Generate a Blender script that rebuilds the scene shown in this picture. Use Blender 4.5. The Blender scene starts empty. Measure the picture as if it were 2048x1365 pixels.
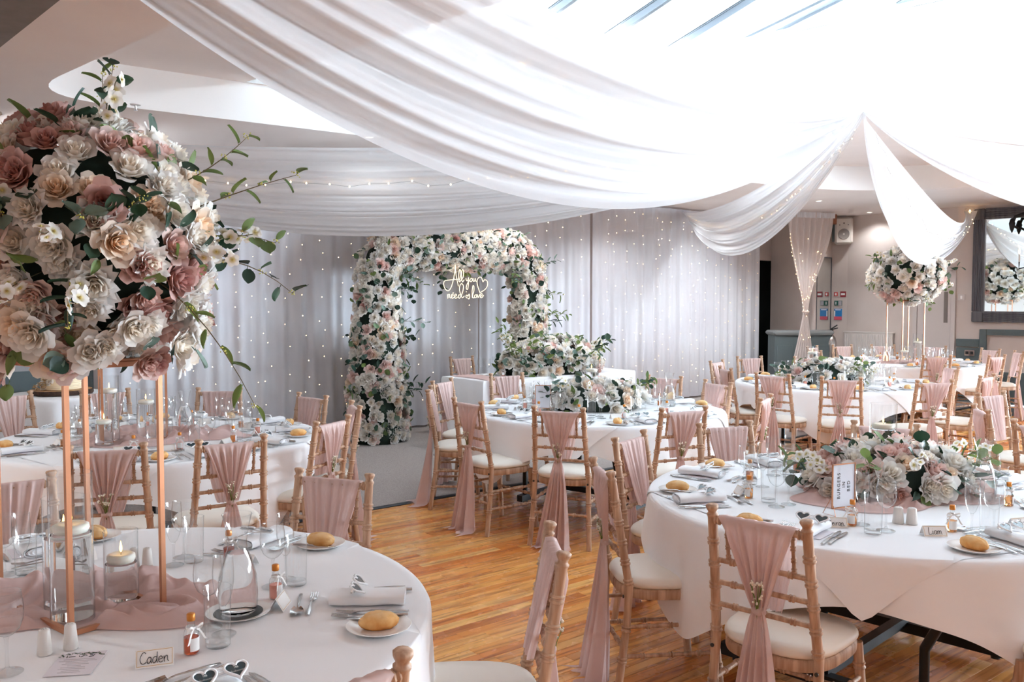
import bpy, bmesh, math, random
from mathutils import Vector, Matrix, noise
R = math.radians
PI = math.pi
sc = bpy.context.scene
COL = sc.collection
rnd = random.Random(7)

# ---------------------------------------------------------------- camera, sky, exposure
cam_d = bpy.data.cameras.new('camera'); cam = bpy.data.objects.new('camera', cam_d); COL.objects.link(cam)
cam.location = (0, 0, 1.62)
cam.rotation_euler = (PI/2 - math.atan(82.5/1750), 0, 0)
cam_d.sensor_width = 36.0; cam_d.lens = 36.0*1750/2048; cam_d.clip_start = .05; cam_d.clip_end = 200
sc.camera = cam
world = bpy.data.worlds.new('overcast_sky'); sc.world = world; world.use_nodes = True
_bg = world.node_tree.nodes['Background']
_bg.inputs['Color'].default_value = (.745, .885, 1.0, 1); _bg.inputs['Strength'].default_value = SKY = 11.0
vs = sc.view_settings
vs.view_transform = 'Standard'; vs.look = 'None'; vs.gamma = 1.0; vs.use_curve_mapping = False; vs.exposure = 2.88
cy = sc.cycles
cy.use_denoising = True; cy.max_bounces = 9; cy.diffuse_bounces = 5; cy.glossy_bounces = 4; cy.transmission_bounces = 8
cy.transparent_max_bounces = 40; cy.caustics_reflective = False; cy.caustics_refractive = True; cy.sample_clamp_indirect = 6.0
cy.use_adaptive_sampling = True; cy.adaptive_threshold = .05

# ---------------------------------------------------------------- helpers
def lin(c):
    r = []
    for x in c:
        x = x/255.0
        r.append(x/12.92 if x <= .04045 else ((x+.055)/1.055)**2.4)
    return (r[0], r[1], r[2], 1)

class MB:
    def __init__(s): s.v = []; s.f = []; s.m = []; s.cm = 0
    def add(s, vs, fs):
        b = len(s.v); s.v += [tuple(p) for p in vs]
        for f in fs: s.f.append(tuple(i+b for i in f)); s.m.append(s.cm)
        return s
    def box(s, c, d, rz=0, M=None):
        x, y, z = d[0]/2, d[1]/2, d[2]/2
        P = [Vector((i*x, j*y, k*z)) for k in (-1, 1) for j in (-1, 1) for i in (-1, 1)]
        if rz: P = [Matrix.Rotation(rz, 3, 'Z') @ p for p in P]
        if M: P = [M @ p for p in P]
        P = [p + Vector(c) for p in P]
        return s.add(P, [(0,2,3,1),(4,5,7,6),(0,1,5,4),(1,3,7,5),(3,2,6,7),(2,0,4,6)])
    def bbox(s, c, d, b=.004, rz=0):                       # box with chamfered vertical and top edges
        x, y, z = d[0]/2, d[1]/2, d[2]/2
        ring = [(-x+b,-y),(x-b,-y),(x,-y+b),(x,y-b),(x-b,y),(-x+b,y),(-x,y-b),(-x,-y+b)]
        Rm = Matrix.Rotation(rz, 3, 'Z')
        L = []
        for (zz, k) in ((-z, 1-b/max(x,y)), (-z+b, 1), (z-b, 1), (z, 1-b/max(x, y))):
            L.append([Rm @ Vector((p[0]*k, p[1]*k, zz)) + Vector(c) for p in ring])
        vs = [p for r in L for p in r]; fs = []
        for i in range(3):
            for j in range(8): fs.append((i*8+j, i*8+(j+1) % 8, i*8+8+(j+1) % 8, i*8+8+j))
        fs.append(tuple(range(7, -1, -1))); fs.append(tuple(range(24, 32)))
        return s.add(vs, fs)
    def tube(s, pts, rad, n=8, caps=True, flat=None):
        pts = [Vector(p) for p in pts]
        if not hasattr(rad, '__len__'): rad = [rad]*len(pts)
        vs = []; up = None
        for i, p in enumerate(pts):
            a = pts[max(i-1, 0)]; b = pts[min(i+1, len(pts)-1)]
            t = (b-a)
            if t.length < 1e-9: t = Vector((0, 0, 1))
            t.normalize()
            if up is None:
                up = Vector((0, 0, 1)) if abs(t.z) < .9 else Vector((1, 0, 0))
            sd = t.cross(up)
            if sd.length < 1e-6: sd = t.orthogonal()
            sd.normalize(); up2 = sd.cross(t).normalized(); up = up2
            for k in range(n):
                th = 2*PI*k/n
                e = flat if flat else 1.0
                vs.append(p + (sd*math.cos(th) + up2*math.sin(th)*e)*rad[i])
        fs = []
        for i in range(len(pts)-1):
            for k in range(n):
                fs.append((i*n+k, i*n+(k+1) % n, (i+1)*n+(k+1) % n, (i+1)*n+k))
        if caps:
            fs.append(tuple(range(n-1, -1, -1))); fs.append(tuple(range((len(pts)-1)*n, len(pts)*n)))
        return s.add(vs, fs)
    def lathe(s, prof, n=20, c=(0,0,0), cap0=True, cap1=True):
        vs = []; fs = []; cx, cy_, cz = c
        for (r, z) in prof:
            for k in range(n):
                a = 2*PI*k/n; vs.append((cx+r*math.cos(a), cy_+r*math.sin(a), cz+z))
        for i in range(len(prof)-1):
            for k in range(n): fs.append((i*n+k, i*n+(k+1) % n, (i+1)*n+(k+1) % n, (i+1)*n+k))
        if cap0: fs.append(tuple(range(n-1, -1, -1)))
        if cap1: fs.append(tuple(range((len(prof)-1)*n, len(prof)*n)))
        return s.add(vs, fs)
    def grid(s, fn, nu, nv, wrap=False):
        vs = []; fs = []; w = nu if wrap else nu+1
        for j in range(nv+1):
            for i in range(w): vs.append(fn(i/nu, j/nv))
        for j in range(nv):
            for i in range(nu):
                i2 = (i+1) % w if wrap else i+1
                fs.append((j*w+i, j*w+i2, (j+1)*w+i2, (j+1)*w+i))
        return s.add(vs, fs)
    def poly(s, pts, z0, z1):                              # extruded plan polygon (counter-clockwise)
        n = len(pts)
        vs = [(p[0], p[1], z0) for p in pts] + [(p[0], p[1], z1) for p in pts]
        fs = [tuple(range(n-1, -1, -1)), tuple(range(n, 2*n))] + [(i, (i+1) % n, n+(i+1) % n, n+i) for i in range(n)]
        return s.add(vs, fs)
    def xf(s, M, start=0):
        for i in range(start, len(s.v)): s.v[i] = tuple(M @ Vector(s.v[i]))
        return s
    def mesh(s, name, mat, smooth=None):
        me = bpy.data.meshes.new(name); me.from_pydata(s.v, [], s.f)
        for m in (mat if isinstance(mat, (list, tuple)) else [mat]): me.materials.append(M_[m] if isinstance(m, str) else m)
        if max(s.m or [0]): me.polygons.foreach_set('material_index', s.m)
        if smooth is not None:
            me.polygons.foreach_set('use_smooth', [True]*len(me.polygons))
            if smooth < 180: me.set_sharp_from_angle(angle=R(smooth))
        me.update(); return me

def ob(name, me, parent=None, loc=(0,0,0), rot=(0,0,0), scale=None):
    o = bpy.data.objects.new(name, me); COL.objects.link(o)
    o.location = loc; o.rotation_euler = rot
    if scale is not None: o.scale = scale if hasattr(scale, '__len__') else (scale,)*3
    if parent: o.parent = parent
    return o
def tag(o, label, cat, group=None):
    o['label'] = label; o['category'] = cat
    if group: o['group'] = group
    return o
def thing(name, label, cat, loc=(0,0,0), rz=0, group=None):
    o = ob(name, None, None, loc, (0, 0, rz)); o.empty_display_size = .05
    return tag(o, label, cat, group)
def struct(name, me, label=None, parent=None, **k):
    o = ob(name, me, parent, **k)
    if not parent: o['kind'] = 'structure'
    if label: o['label'] = label
    return o
def copy_tree(o, parent=None):
    c = o.copy(); COL.objects.link(c); c.parent = parent
    for ch in o.children: copy_tree(ch, c)
    return c
def lerp(a, b, t): return a+(b-a)*t
def sstep(x): x = max(0., min(1., x)); return x*x*(3-2*x)
def fbm(p, o=3): return noise.fractal(Vector(p), 1.0, 2.0, o)

# ---------------------------------------------------------------- materials
M_ = {}
def _new(name):
    m = bpy.data.materials.new(name); m.use_nodes = True; nt = m.node_tree
    for n in list(nt.nodes): nt.nodes.remove(n)
    out = nt.nodes.new('ShaderNodeOutputMaterial'); M_[name] = m
    return m, nt, out
def _ramp(nt, fac, stops):
    r = nt.nodes.new('ShaderNodeValToRGB'); e = r.color_ramp.elements
    while len(e) < len(stops): e.new(.5)
    for i, (p, c) in enumerate(stops): e[i].position = p; e[i].color = lin(c) if max(c[:3]) > 1 else (*c[:3], 1)
    nt.links.new(fac, r.inputs[0]); return r.outputs[0]
def _noise(nt, scale, detail=3, coord='Object', stretch=None, dist=0):
    tc = nt.nodes.new('ShaderNodeTexCoord'); n = nt.nodes.new('ShaderNodeTexNoise')
    n.inputs['Scale'].default_value = scale; n.inputs['Detail'].default_value = detail; n.inputs['Distortion'].default_value = dist
    src = tc.outputs[coord]
    if stretch:
        mp = nt.nodes.new('ShaderNodeMapping'); mp.inputs['Scale'].default_value = stretch
        nt.links.new(src, mp.inputs[0]); src = mp.outputs[0]
    nt.links.new(src, n.inputs['Vector']); return n.outputs['Fac']
def _bump(nt, h, strength=.2, dist=.002):
    b = nt.nodes.new('ShaderNodeBump'); b.inputs['Strength'].default_value = strength; b.inputs['Distance'].default_value = dist
    nt.links.new(h, b.inputs['Height']); return b.outputs[0]
def pm(name, col, rough=.5, metal=0., col2=None, nscale=8, stretch=None, bump=0, bscale=60, bdist=.001, sheen=0, sss=0, coat=0, emit=None, estr=0, spec=.5):
    m, nt, out = _new(name); p = nt.nodes.new('ShaderNodeBsdfPrincipled'); nt.links.new(p.outputs[0], out.inputs[0])
    p.inputs['Base Color'].default_value = lin(col); p.inputs['Roughness'].default_value = rough; p.inputs['Metallic'].default_value = metal
    p.inputs['Specular IOR Level'].default_value = spec
    if col2: nt.links.new(_ramp(nt, _noise(nt, nscale, 4, stretch=stretch), [(.35, col), (.7, col2)]), p.inputs['Base Color'])
    if bump: nt.links.new(_bump(nt, _noise(nt, bscale, 3), bump, bdist), p.inputs['Normal'])
    if sheen: p.inputs['Sheen Weight'].default_value = sheen
    if sss: p.inputs['Subsurface Weight'].default_value = sss; p.inputs['Subsurface Radius'].default_value = (.01, .006, .004)
    if coat: p.inputs['Coat Weight'].default_value = coat; p.inputs['Coat Roughness'].default_value = .08
    if emit: p.inputs['Emission Color'].default_value = lin(emit); p.inputs['Emission Strength'].default_value = estr
    return m
def cloth(name, col, trans=.35, sheer=.0, col2=None, nscale=3, weave=0):
    m, nt, out = _new(name)
    d = nt.nodes.new('ShaderNodeBsdfDiffuse'); t = nt.nodes.new('ShaderNodeBsdfTranslucent'); x = nt.nodes.new('ShaderNodeMixShader')
    for n in (d, t): n.inputs['Color'].default_value = lin(col)
    if col2:
        c = _ramp(nt, _noise(nt, nscale, 3), [(.3, col), (.7, col2)])
        nt.links.new(c, d.inputs['Color']); nt.links.new(c, t.inputs['Color'])
    if weave: nt.links.new(_bump(nt, _noise(nt, weave, 2), .25, .001), d.inputs['Normal'])
    x.inputs[0].default_value = trans
    nt.links.new(d.outputs[0], x.inputs[1]); nt.links.new(t.outputs[0], x.inputs[2]); last = x
    if sheer:
        tr = nt.nodes.new('ShaderNodeBsdfTransparent'); y = nt.nodes.new('ShaderNodeMixShader')
        y.inputs[0].default_value = sheer; nt.links.new(x.outputs[0], y.inputs[1]); nt.links.new(tr.outputs[0], y.inputs[2]); last = y
    nt.links.new(last.outputs[0], out.inputs[0]); return m
def glass_thin(name, tint=(.985, .992, .992), edge=(.25, .30, .32), refl=1.0):
    """thin clear pane: see-through with reflections that grow at grazing angles"""
    m, nt, out = _new(name)
    tr = nt.nodes.new('ShaderNodeBsdfTransparent'); gl = nt.nodes.new('ShaderNodeBsdfGlossy'); gl.inputs['Roughness'].default_value = .02
    lw = nt.nodes.new('ShaderNodeLayerWeight'); lw.inputs['Blend'].default_value = .5
    def pw(e):
        n = nt.nodes.new('ShaderNodeMath'); n.operation = 'POWER'; n.inputs[1].default_value = e; nt.links.new(lw.outputs['Facing'], n.inputs[0]); return n.outputs[0]
    mc = nt.nodes.new('ShaderNodeMix'); mc.data_type = 'RGBA'; mc.inputs['A'].default_value = (*tint, 1); mc.inputs['B'].default_value = (*edge, 1)
    nt.links.new(pw(7.0), mc.inputs['Factor']); nt.links.new(mc.outputs['Result'], tr.inputs['Color'])
    f5 = nt.nodes.new('ShaderNodeMath'); f5.operation = 'MULTIPLY_ADD'; f5.inputs[1].default_value = .8*refl; f5.inputs[2].default_value = .08*refl; f5.use_clamp = True
    nt.links.new(pw(4.0), f5.inputs[0])
    x = nt.nodes.new('ShaderNodeMixShader'); nt.links.new(f5.outputs[0], x.inputs[0])
    nt.links.new(tr.outputs[0], x.inputs[1]); nt.links.new(gl.outputs[0], x.inputs[2]); nt.links.new(x.outputs[0], out.inputs[0]); return m
def refr(name, col, ior=1.33, rough=0):
    m, nt, out = _new(name); p = nt.nodes.new('ShaderNodeBsdfPrincipled'); nt.links.new(p.outputs[0], out.inputs[0])
    p.inputs['Base Color'].default_value = (*col, 1); p.inputs['Roughness'].default_value = rough
    p.inputs['Transmission Weight'].default_value = 1; p.inputs['IOR'].default_value = ior; return m
def emis(name, col, s):
    m, nt, out = _new(name); e = nt.nodes.new('ShaderNodeEmission'); e.inputs[0].default_value = lin(col); e.inputs[1].default_value = s
    nt.links.new(e.outputs[0], out.inputs[0]); return m
def randcol(name, cols, rough=.5, grain=None, coat=0, rough_n=None, trans=0, sss=0, bump=0, bscale=80):
    """colour picked per object from a ramp (Object Info random), optional stretched grain"""
    m, nt, out = _new(name); p = nt.nodes.new('ShaderNodeBsdfPrincipled')
    oi = nt.nodes.new('ShaderNodeObjectInfo'); c = _ramp(nt, oi.outputs['Random'], [(i/max(1, len(cols)-1), q) for i, q in enumerate(cols)])
    if grain:
        gcol, st, sc_, lo, hi = grain
        add = nt.nodes.new('ShaderNodeVectorMath'); add.operation = 'ADD'
        tc = nt.nodes.new('ShaderNodeTexCoord'); mp = nt.nodes.new('ShaderNodeMapping'); mp.inputs['Scale'].default_value = st
        cmb = nt.nodes.new('ShaderNodeCombineXYZ'); mu = nt.nodes.new('ShaderNodeMath'); mu.operation = 'MULTIPLY'; mu.inputs[1].default_value = 37.
        nt.links.new(oi.outputs['Random'], mu.inputs[0]); nt.links.new(mu.outputs[0], cmb.inputs[0]); nt.links.new(mu.outputs[0], cmb.inputs[1])
        nt.links.new(tc.outputs['Object'], mp.inputs[0]); nt.links.new(mp.outputs[0], add.inputs[0]); nt.links.new(cmb.outputs[0], add.inputs[1])
        n = nt.nodes.new('ShaderNodeTexNoise'); n.inputs['Scale'].default_value = sc_; n.inputs['Detail'].default_value = 5; n.inputs['Distortion'].default_value = .6
        nt.links.new(add.outputs[0], n.inputs['Vector'])
        f = _ramp(nt, n.outputs['Fac'], [(lo, (0,0,0)), (hi, (1,1,1))])
        mx = nt.nodes.new('ShaderNodeMix'); mx.data_type = 'RGBA'; mx.inputs['B'].default_value = lin(gcol)
        nt.links.new(f, mx.inputs['Factor']); nt.links.new(c, mx.inputs['A']); c = mx.outputs['Result']
    nt.links.new(c, p.inputs['Base Color']); p.inputs['Roughness'].default_value = rough
    if coat: p.inputs['Coat Weight'].default_value = coat; p.inputs['Coat Roughness'].default_value = .12
    if rough_n:
        nt.links.new(_ramp(nt, _noise(nt, rough_n[0], 4), [(.3, (rough_n[1],)*3), (.7, (rough_n[2],)*3)]), p.inputs['Roughness'])
    if bump: nt.links.new(_bump(nt, _noise(nt, bscale, 3), bump, .001), p.inputs['Normal'])
    last = p
    if trans:
        t = nt.nodes.new('ShaderNodeBsdfTranslucent'); nt.links.new(c, t.inputs['Color'])
        x = nt.nodes.new('ShaderNodeMixShader'); x.inputs[0].default_value = trans
        nt.links.new(p.outputs[0], x.inputs[1]); nt.links.new(t.outputs[0], x.inputs[2]); last = x
    nt.links.new(last.outputs[0], out.inputs[0]); return m

pm('plaster', (244, 242, 240), .8, bump=.05, bscale=30)
pm('ceiling_paint', (240, 232, 228), .85, col2=(236, 227, 223), nscale=2)
pm('taupe_wall', (206, 192, 184), .8, col2=(200, 185, 177), nscale=3)
pm('beam_grey', (120, 116, 114), .7, col2=(105, 102, 100))
pm('dado_grey', (92, 103, 104), .5, col2=(84, 95, 97))
pm('dado_ledge', (168, 164, 164), .5)
pm('mirror', (235, 238, 236), .02, 1.0)
pm('pewter', (108, 104, 106), .38, .75, col2=(82, 80, 84), nscale=25, stretch=(1, 1, .1))
pm('bar_alu', (92, 98, 104), .45, .1); pm('shaft_paint', (206, 205, 204), .85)
pm('black_steel', (16, 16, 18), .45)
pm('carpet', (184, 174, 168), .95, col2=(138, 128, 124), nscale=160, bump=.6, bscale=220, bdist=.004)
pm('carpet_trim', (66, 68, 72), .5, .6)
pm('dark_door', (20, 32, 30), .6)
pm('linen', (246, 246, 248), .75, sheen=.15)
pm('white_gloss', (244, 241, 238), .15, coat=.3)
pm('ceramic', (238, 236, 234), .25)
pm('steel', (196, 192, 190), .16, 1.0)
pm('copper', (205, 146, 112), .38, .85)
pm('rubber_black', (14, 14, 15), .6)
pm('walnut', (96, 52, 30), .5)
cloth('drape', (236, 235, 236), .33, .10)
cloth('drape_sheer', (250, 247, 246), .5, .16)
cloth('curtain', (232, 233, 238), .3, .05, col2=(224, 222, 228), nscale=1.2)
cloth('curtain_warm', (226, 212, 206), .35, .12)
cloth('sash', (236, 212, 207), .32, .05, weave=900)
cloth('runner', (230, 200, 194), .25, .04, weave=900)
glass_thin('skylight_glass', (.98, .99, 1.0), (.9, .92, .94)); glass_thin('lantern_glass', (.031, .0318, .0322), (.028, .029, .030), .6)
glass_thin('glass')
refr('water', (1.0, 1.0, 1.0), 1.14)
emis('fairy', (255, 205, 140), 2.6)
emis('neon', (255, 226, 178), .36)
emis('flame', (255, 190, 90), 1.6)
emis('downlight', (255, 240, 215), 1.0)
# ---------------------------------------------------------------- the setting
CU = Vector((.781, .625, 0)); CN = Vector((.625, -.781, 0)); C0 = Vector((-2.447, 10.035, 0))   # curtain wall: direction, room-side normal, a point
SU = Vector((.829, .559, 0)); SV = Vector((.74, -.673, 0))                                       # skylight shaft directions
Z1, Z2, Z3 = 3.10, 3.42, 4.42
def cpt(s, off=0, z=0): p = C0 + CU*s + CN*off; return Vector((p.x, p.y, z))

# floor: carpet near the curtain wall, strip wood on the room side
EDGE = Vector((-1.097, 6.69, 0))
def wpt(u, w): return EDGE + CU*u + CN*w                       # w metres into the wood
b = MB()
pts = [EDGE + CU*a + CN*c for a, c in ((-9, 0), (14, 0), (14, -8.5), (-9, -8.5))]
b.add([(p.x, p.y, .002) for p in pts], [(0, 1, 2, 3)])
floor = struct('floor', MB().add([(-14, -8, -.02), (20, -8, -.02), (20, 22, -.02), (-14, 22, -.02)], [(0, 1, 2, 3)]).mesh('floor_base', 'carpet_trim'))
ob('carpet', b.mesh('carpet', 'carpet'), floor)
b = MB(); p0 = EDGE + CU*-9; p1 = EDGE + CU*14
b.tube([(p0.x, p0.y, .003), (p1.x, p1.y, .003)], .03, 6, flat=.3); ob('carpet_trim', b.mesh('carpet_trim', 'carpet_trim'), floor)
PLK = [(244, 168, 88), (250, 184, 104), (230, 140, 66), (246, 172, 92), (218, 124, 54), (252, 194, 116), (194, 102, 46)]
randcol('plank', PLK, .3,
        grain=((140, 70, 34), (1.2, 16, 1), 2.2, .46, .78), rough_n=(6, .14, .34), bump=.05, bscale=40)
rg = random.Random(3)
PW = .066; plank_me = []
for L in (.6, .85, 1.1, 1.4):
    b = MB(); x = L/2-.0006; y = PW/2-.0006; c = .0008
    b.add([(-x, -y, -.015), (x, -y, -.015), (x, y, -.015), (-x, y, -.015), (-x, -y, -c), (x, -y, -c), (x, y, -c), (-x, y, -c), (-x+c, -y+c, 0), (x-c, -y+c, 0), (x-c, y-c, 0), (-x+c, y-c, 0)],
          [(0, 1, 5, 4), (1, 2, 6, 5), (2, 3, 7, 6), (3, 0, 4, 7), (4, 5, 9, 8), (5, 6, 10, 9), (6, 7, 11, 10), (7, 4, 8, 11), (8, 9, 10, 11)])
    plank_me.append((L, b))
meshes = [(L, b.mesh('plank', 'plank')) for L, b in plank_me]
ang = math.atan2(CU.y, CU.x); plk = []
for r in range(int(9.2/PW)):
    u = -6.5 - rg.random()*1.2; w = .035 + PW*(r+.5)
    while u < 9.5:
        k = rg.randrange(4); L = meshes[k][0]; c = wpt(u+L/2, w); u += L
        d = c.length; vis = (c.y > 3.3 and 7.0 > c.y and -.75 < c.x/max(c.y, .1)*1.0 and abs(c.x-.1) < .9) or (c.y > 2.9 and c.y < 5.5 and .1 < c.x < 2.0)
        pr = 0 if vis else 1
        if c.x < -5.2 or c.y < -2.4 or c.x > 8.6: continue
        plk.append((pr, abs(c.x-.15)+.2*c.y, k, c))
plk.sort(key=lambda t: (t[0], t[1]))
for pr, _, k, c in plk[:300]: ob('plank', meshes[k][1], floor, (c.x, c.y, 0), (0, 0, ang + (PI if rg.random() < .5 else 0)))
# the rest of the strip floor, one joined part: same boards, colour picked per island
m2, nt, out = _new('plank_rest'); p = nt.nodes.new('ShaderNodeBsdfPrincipled'); nt.links.new(p.outputs[0], out.inputs[0])
g = nt.nodes.new('ShaderNodeNewGeometry')
cc = _ramp(nt, g.outputs['Random Per Island'], [(i/6, q) for i, q in enumerate(PLK)])
tc = nt.nodes.new('ShaderNodeTexCoord'); mp = nt.nodes.new('ShaderNodeMapping'); mp.inputs['Rotation'].default_value = (0, 0, -ang); mp2 = nt.nodes.new('ShaderNodeMapping'); mp2.inputs['Scale'].default_value = (1.2, 16, 1)
n = nt.nodes.new('ShaderNodeTexNoise'); n.inputs['Scale'].default_value = 2.2; n.inputs['Detail'].default_value = 5; n.inputs['Distortion'].default_value = .6
nt.links.new(tc.outputs['Object'], mp.inputs[0]); nt.links.new(mp.outputs[0], mp2.inputs[0]); nt.links.new(mp2.outputs[0], n.inputs['Vector'])
mx = nt.nodes.new('ShaderNodeMix'); mx.data_type = 'RGBA'; mx.inputs['B'].default_value = lin((140, 70, 34))
nt.links.new(_ramp(nt, n.outputs['Fac'], [(.46, (0, 0, 0)), (.78, (1, 1, 1))]), mx.inputs['Factor']); nt.links.new(cc, mx.inputs['A']); nt.links.new(mx.outputs['Result'], p.inputs['Base Color'])
nt.links.new(_ramp(nt, _noise(nt, 6, 4), [(.3, (.14,)*3), (.7, (.34,)*3)]), p.inputs['Roughness'])
big = MB()
for pr, _, k, c in plk[300:]:
    st = len(big.v); big.add(plank_me[k][1].v, plank_me[k][1].f); big.xf(Matrix.Translation((c.x, c.y, 0)) @ Matrix.Rotation(ang, 4, 'Z'), st)
o = ob('strip_flooring', big.mesh('strip_flooring', 'plank_rest'), floor); o['kind'] = 'stuff'

# walls
def wall(name, a, b_, z0=0, z1=Z1, mat='taupe_wall', t=.12, parent=None):
    a = Vector((a[0], a[1], 0)); b_ = Vector((b_[0], b_[1], 0)); d = (b_-a).normalized(); nn = Vector((d.y, -d.x, 0))   # room on the right of a->b ... thickness to the left
    q = [a, b_, b_-nn*t, a-nn*t]
    return struct(name, MB().poly([(p.x, p.y) for p in q], z0, z1).mesh(name, mat), parent=parent)
Q = Vector((5.75, 15.8, 0)); W1 = Vector((5.97, 15.6, 0)); W2 = Vector((7.1, 14.0, 0)); W3 = W2 + SV*16
wl0 = cpt(-6.5, -.2); wl1 = cpt(8.75, -.2)
wall('wall_back', wl0, wl1)
wall('wall_door', W1, W2)
wall('wall_corner', Q, W1)
pm('white_wall', (236, 233, 230), .8)
NW = [2]
def wall_win(name, a, b_, wins, z1=Z1, mat='white_wall', t=.12):
    """wall from a to b (room on the right hand) with openings for added fill-light windows: list of (s0, s1, z0, z1)"""
    a = Vector((a[0], a[1], 0)); b_ = Vector((b_[0], b_[1], 0)); L = (b_-a).length; d = (b_-a)/L; nn = Vector((d.y, -d.x, 0))
    m_ = MB()
    def blk(s0, s1, y0, y1):
        if s1-s0 < .01 or y1-y0 < .01: return
        q = [a+d*s0, a+d*s1, a+d*s1-nn*t, a+d*s0-nn*t]; m_.poly([(p.x, p.y) for p in q], y0, y1)
    s = 0
    for (s0, s1, y0, y1) in wins:
        blk(s, s0, 0, z1); blk(s0, s1, 0, y0); blk(s0, s1, y1, z1); s = s1
        w = ob('fill_window_%d' % NW[0], None); NW[0] += 1; w['kind'] = 'structure'
        e = MB(); 
        for (p0, p1, q0, q1) in ((s0, s0+.06, y0, y1), (s1-.06, s1, y0, y1), (s0, s1, y0, y0+.06), (s0, s1, y1-.06, y1), ((s0+s1)/2-.025, (s0+s1)/2+.025, y0, y1)):
            q = [a+d*p0-nn*.04, a+d*p1-nn*.04, a+d*p1-nn*.09, a+d*p0-nn*.09]; e.poly([(p.x, p.y) for p in q], q0, q1)
        ob('fill_window_frame', e.mesh('fill_window_frame', 'plaster'), w)
        q = [a+d*s0-nn*.065, a+d*s1-nn*.065]; ob('pane', MB().add([(q[0].x, q[0].y, y0), (q[1].x, q[1].y, y0), (q[1].x, q[1].y, y1), (q[0].x, q[0].y, y1)], [(0, 1, 2, 3)]).mesh('pane', 'skylight_glass'), w)
        c = a+d*((s0+s1)/2)-nn*.1
        l = bpy.data.lights.new('fill_window_portal', 'AREA'); l.shape = 'RECTANGLE'; l.size = s1-s0; l.size_y = y1-y0; l.cycles.is_portal = True
        lo = bpy.data.objects.new('fill_window_portal', l); COL.objects.link(lo); lo.location = (c.x, c.y, (y0+y1)/2); lo.rotation_euler = nn.to_track_quat('-Z', 'Z').to_euler()
    blk(s, L, 0, z1)
    return struct(name, m_.mesh(name, mat))
wall_win('wall_right', W2, W3, [(2.75, 5.15, .35, 2.95), (5.4, 7.8, .35, 2.95), (8.05, 10.45, .35, 2.95), (10.7, 13.1, .35, 2.95), (13.3, 15.7, .35, 2.95)], mat='taupe_wall')  # unseen windows added along this wall to fill the room with side light
wall_win('wall_left', (-6.2, -4), wl0, [])
wall_win('wall_front', (19, -4), (-6.2, -4), [], mat='taupe_wall')
wall('wall_side', W3, (19, -4), mat='white_wall')
# bar recess behind the doorway
D0 = cpt(8.75, -.2); D1 = D0 + Vector((.42, .12, 0)); DB = D0 + Vector((1.0, .55, 0))
wall('wall_header', D0, (4.82, 16.25), 2.34, Z1, 'taupe_wall', .1)
wall('wall_bar', Q - Vector((.675, .74, 0))*.68, Q, 0, Z1, 'taupe_wall', .05)
wall('wall_bar_side', (4.78, 16.2), Q - Vector((.675, .74, 0))*.68, 0, Z1, 'taupe_wall', .05)
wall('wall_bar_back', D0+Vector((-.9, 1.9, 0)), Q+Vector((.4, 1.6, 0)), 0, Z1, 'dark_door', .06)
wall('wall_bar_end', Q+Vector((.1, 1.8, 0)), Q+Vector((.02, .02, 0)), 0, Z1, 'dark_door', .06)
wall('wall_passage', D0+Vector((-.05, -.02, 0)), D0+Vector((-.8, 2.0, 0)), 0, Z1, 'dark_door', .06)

# ring ceiling with rounded coffer, upper ceiling with skylight shaft
def rounded(poly, rad, n=8):
    out_ = []
    for i, p in enumerate(poly):
        p = Vector(p); a = (Vector(poly[i-1])-p); c = (Vector(poly[(i+1) % len(poly)])-p); r = rad[i]
        a.normalize(); c.normalize()
        p0 = p+a*r; p1 = p+c*r
        for k in range(n+1):
            t = k/n; out_.append(tuple((p0*(1-t)**2 + p*2*t*(1-t) + p1*t*t)))
    return out_
cof = rounded([(-3.55, 6.38), (5.0, 12.55), (11.5, 6.6), (4.3, -.9)], [.75, 2.0, 1.5, .8], 10)
def plate_hole(outer, inner, z):
    bm = bmesh.new(); es = []
    for loop in (outer, inner):
        vs_ = [bm.verts.new((p[0], p[1], z)) for p in loop]
        es += [bm.edges.new((vs_[i], vs_[(i+1) % len(vs_)])) for i in range(len(vs_))]
    bmesh.ops.triangle_fill(bm, use_beauty=True, use_dissolve=False, edges=es)
    me = bpy.data.meshes.new('plate'); bm.to_mesh(me); bm.free(); return me
ceil_ = plate_hole([(-9, -6), (20, -6), (20, 20), (-9, 20)], cof, Z1); ceil_.materials.append(M_['ceiling_paint'])
ceiling = struct('ceiling', ceil_)
b = MB(); n = len(cof)
b.add([(p[0], p[1], Z1) for p in cof] + [(p[0], p[1], Z2) for p in cof], [(i, (i+1) % n, n+(i+1) % n, n+i) for i in range(n)])
ob('fascia', b.mesh('fascia', 'plaster', 30), ceiling)
P0 = Vector((-2.2, 7.33, 0)); K = Vector((1.95, 9.98, 0)); SL = 9.0; P2 = K+SV*SL; P3 = P0+SV*SL  # shaft length carried on out of view to let in more top light
hole = [P0, K, P2, P3]
up = plate_hole([(-5, -2.5), (13, -2.5), (13, 14), (-5, 14)], [(p.x, p.y) for p in hole], Z2); up.materials.append(M_['ceiling_paint'])
ob('upper_ceiling', up, ceiling)
for i in range(4):
    a, c = hole[i], hole[(i+1) % 4]
    ob('shaft_wall', MB().add([(a.x, a.y, Z2), (c.x, c.y, Z2), (c.x, c.y, Z3), (a.x, a.y, Z3)], [(0, 1, 2, 3)]).mesh('shaft_wall', 'shaft_paint'), ceiling)
# dropped beam over the left foreground
bd = Vector((.688, -.726, 0)); a1 = Vector((-2.395, 4.154, 0))-bd*3; a2 = Vector((-1.78, 3.505, 0))+bd*2.6
o = struct('trim_1', MB().poly([(a1.x, a1.y), (a1.x-.6, a1.y-.57), (a2.x-.6, a2.y-.57), (a2.x, a2.y)], 2.8, 3.1).mesh('beam', 'beam_grey'))
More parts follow.
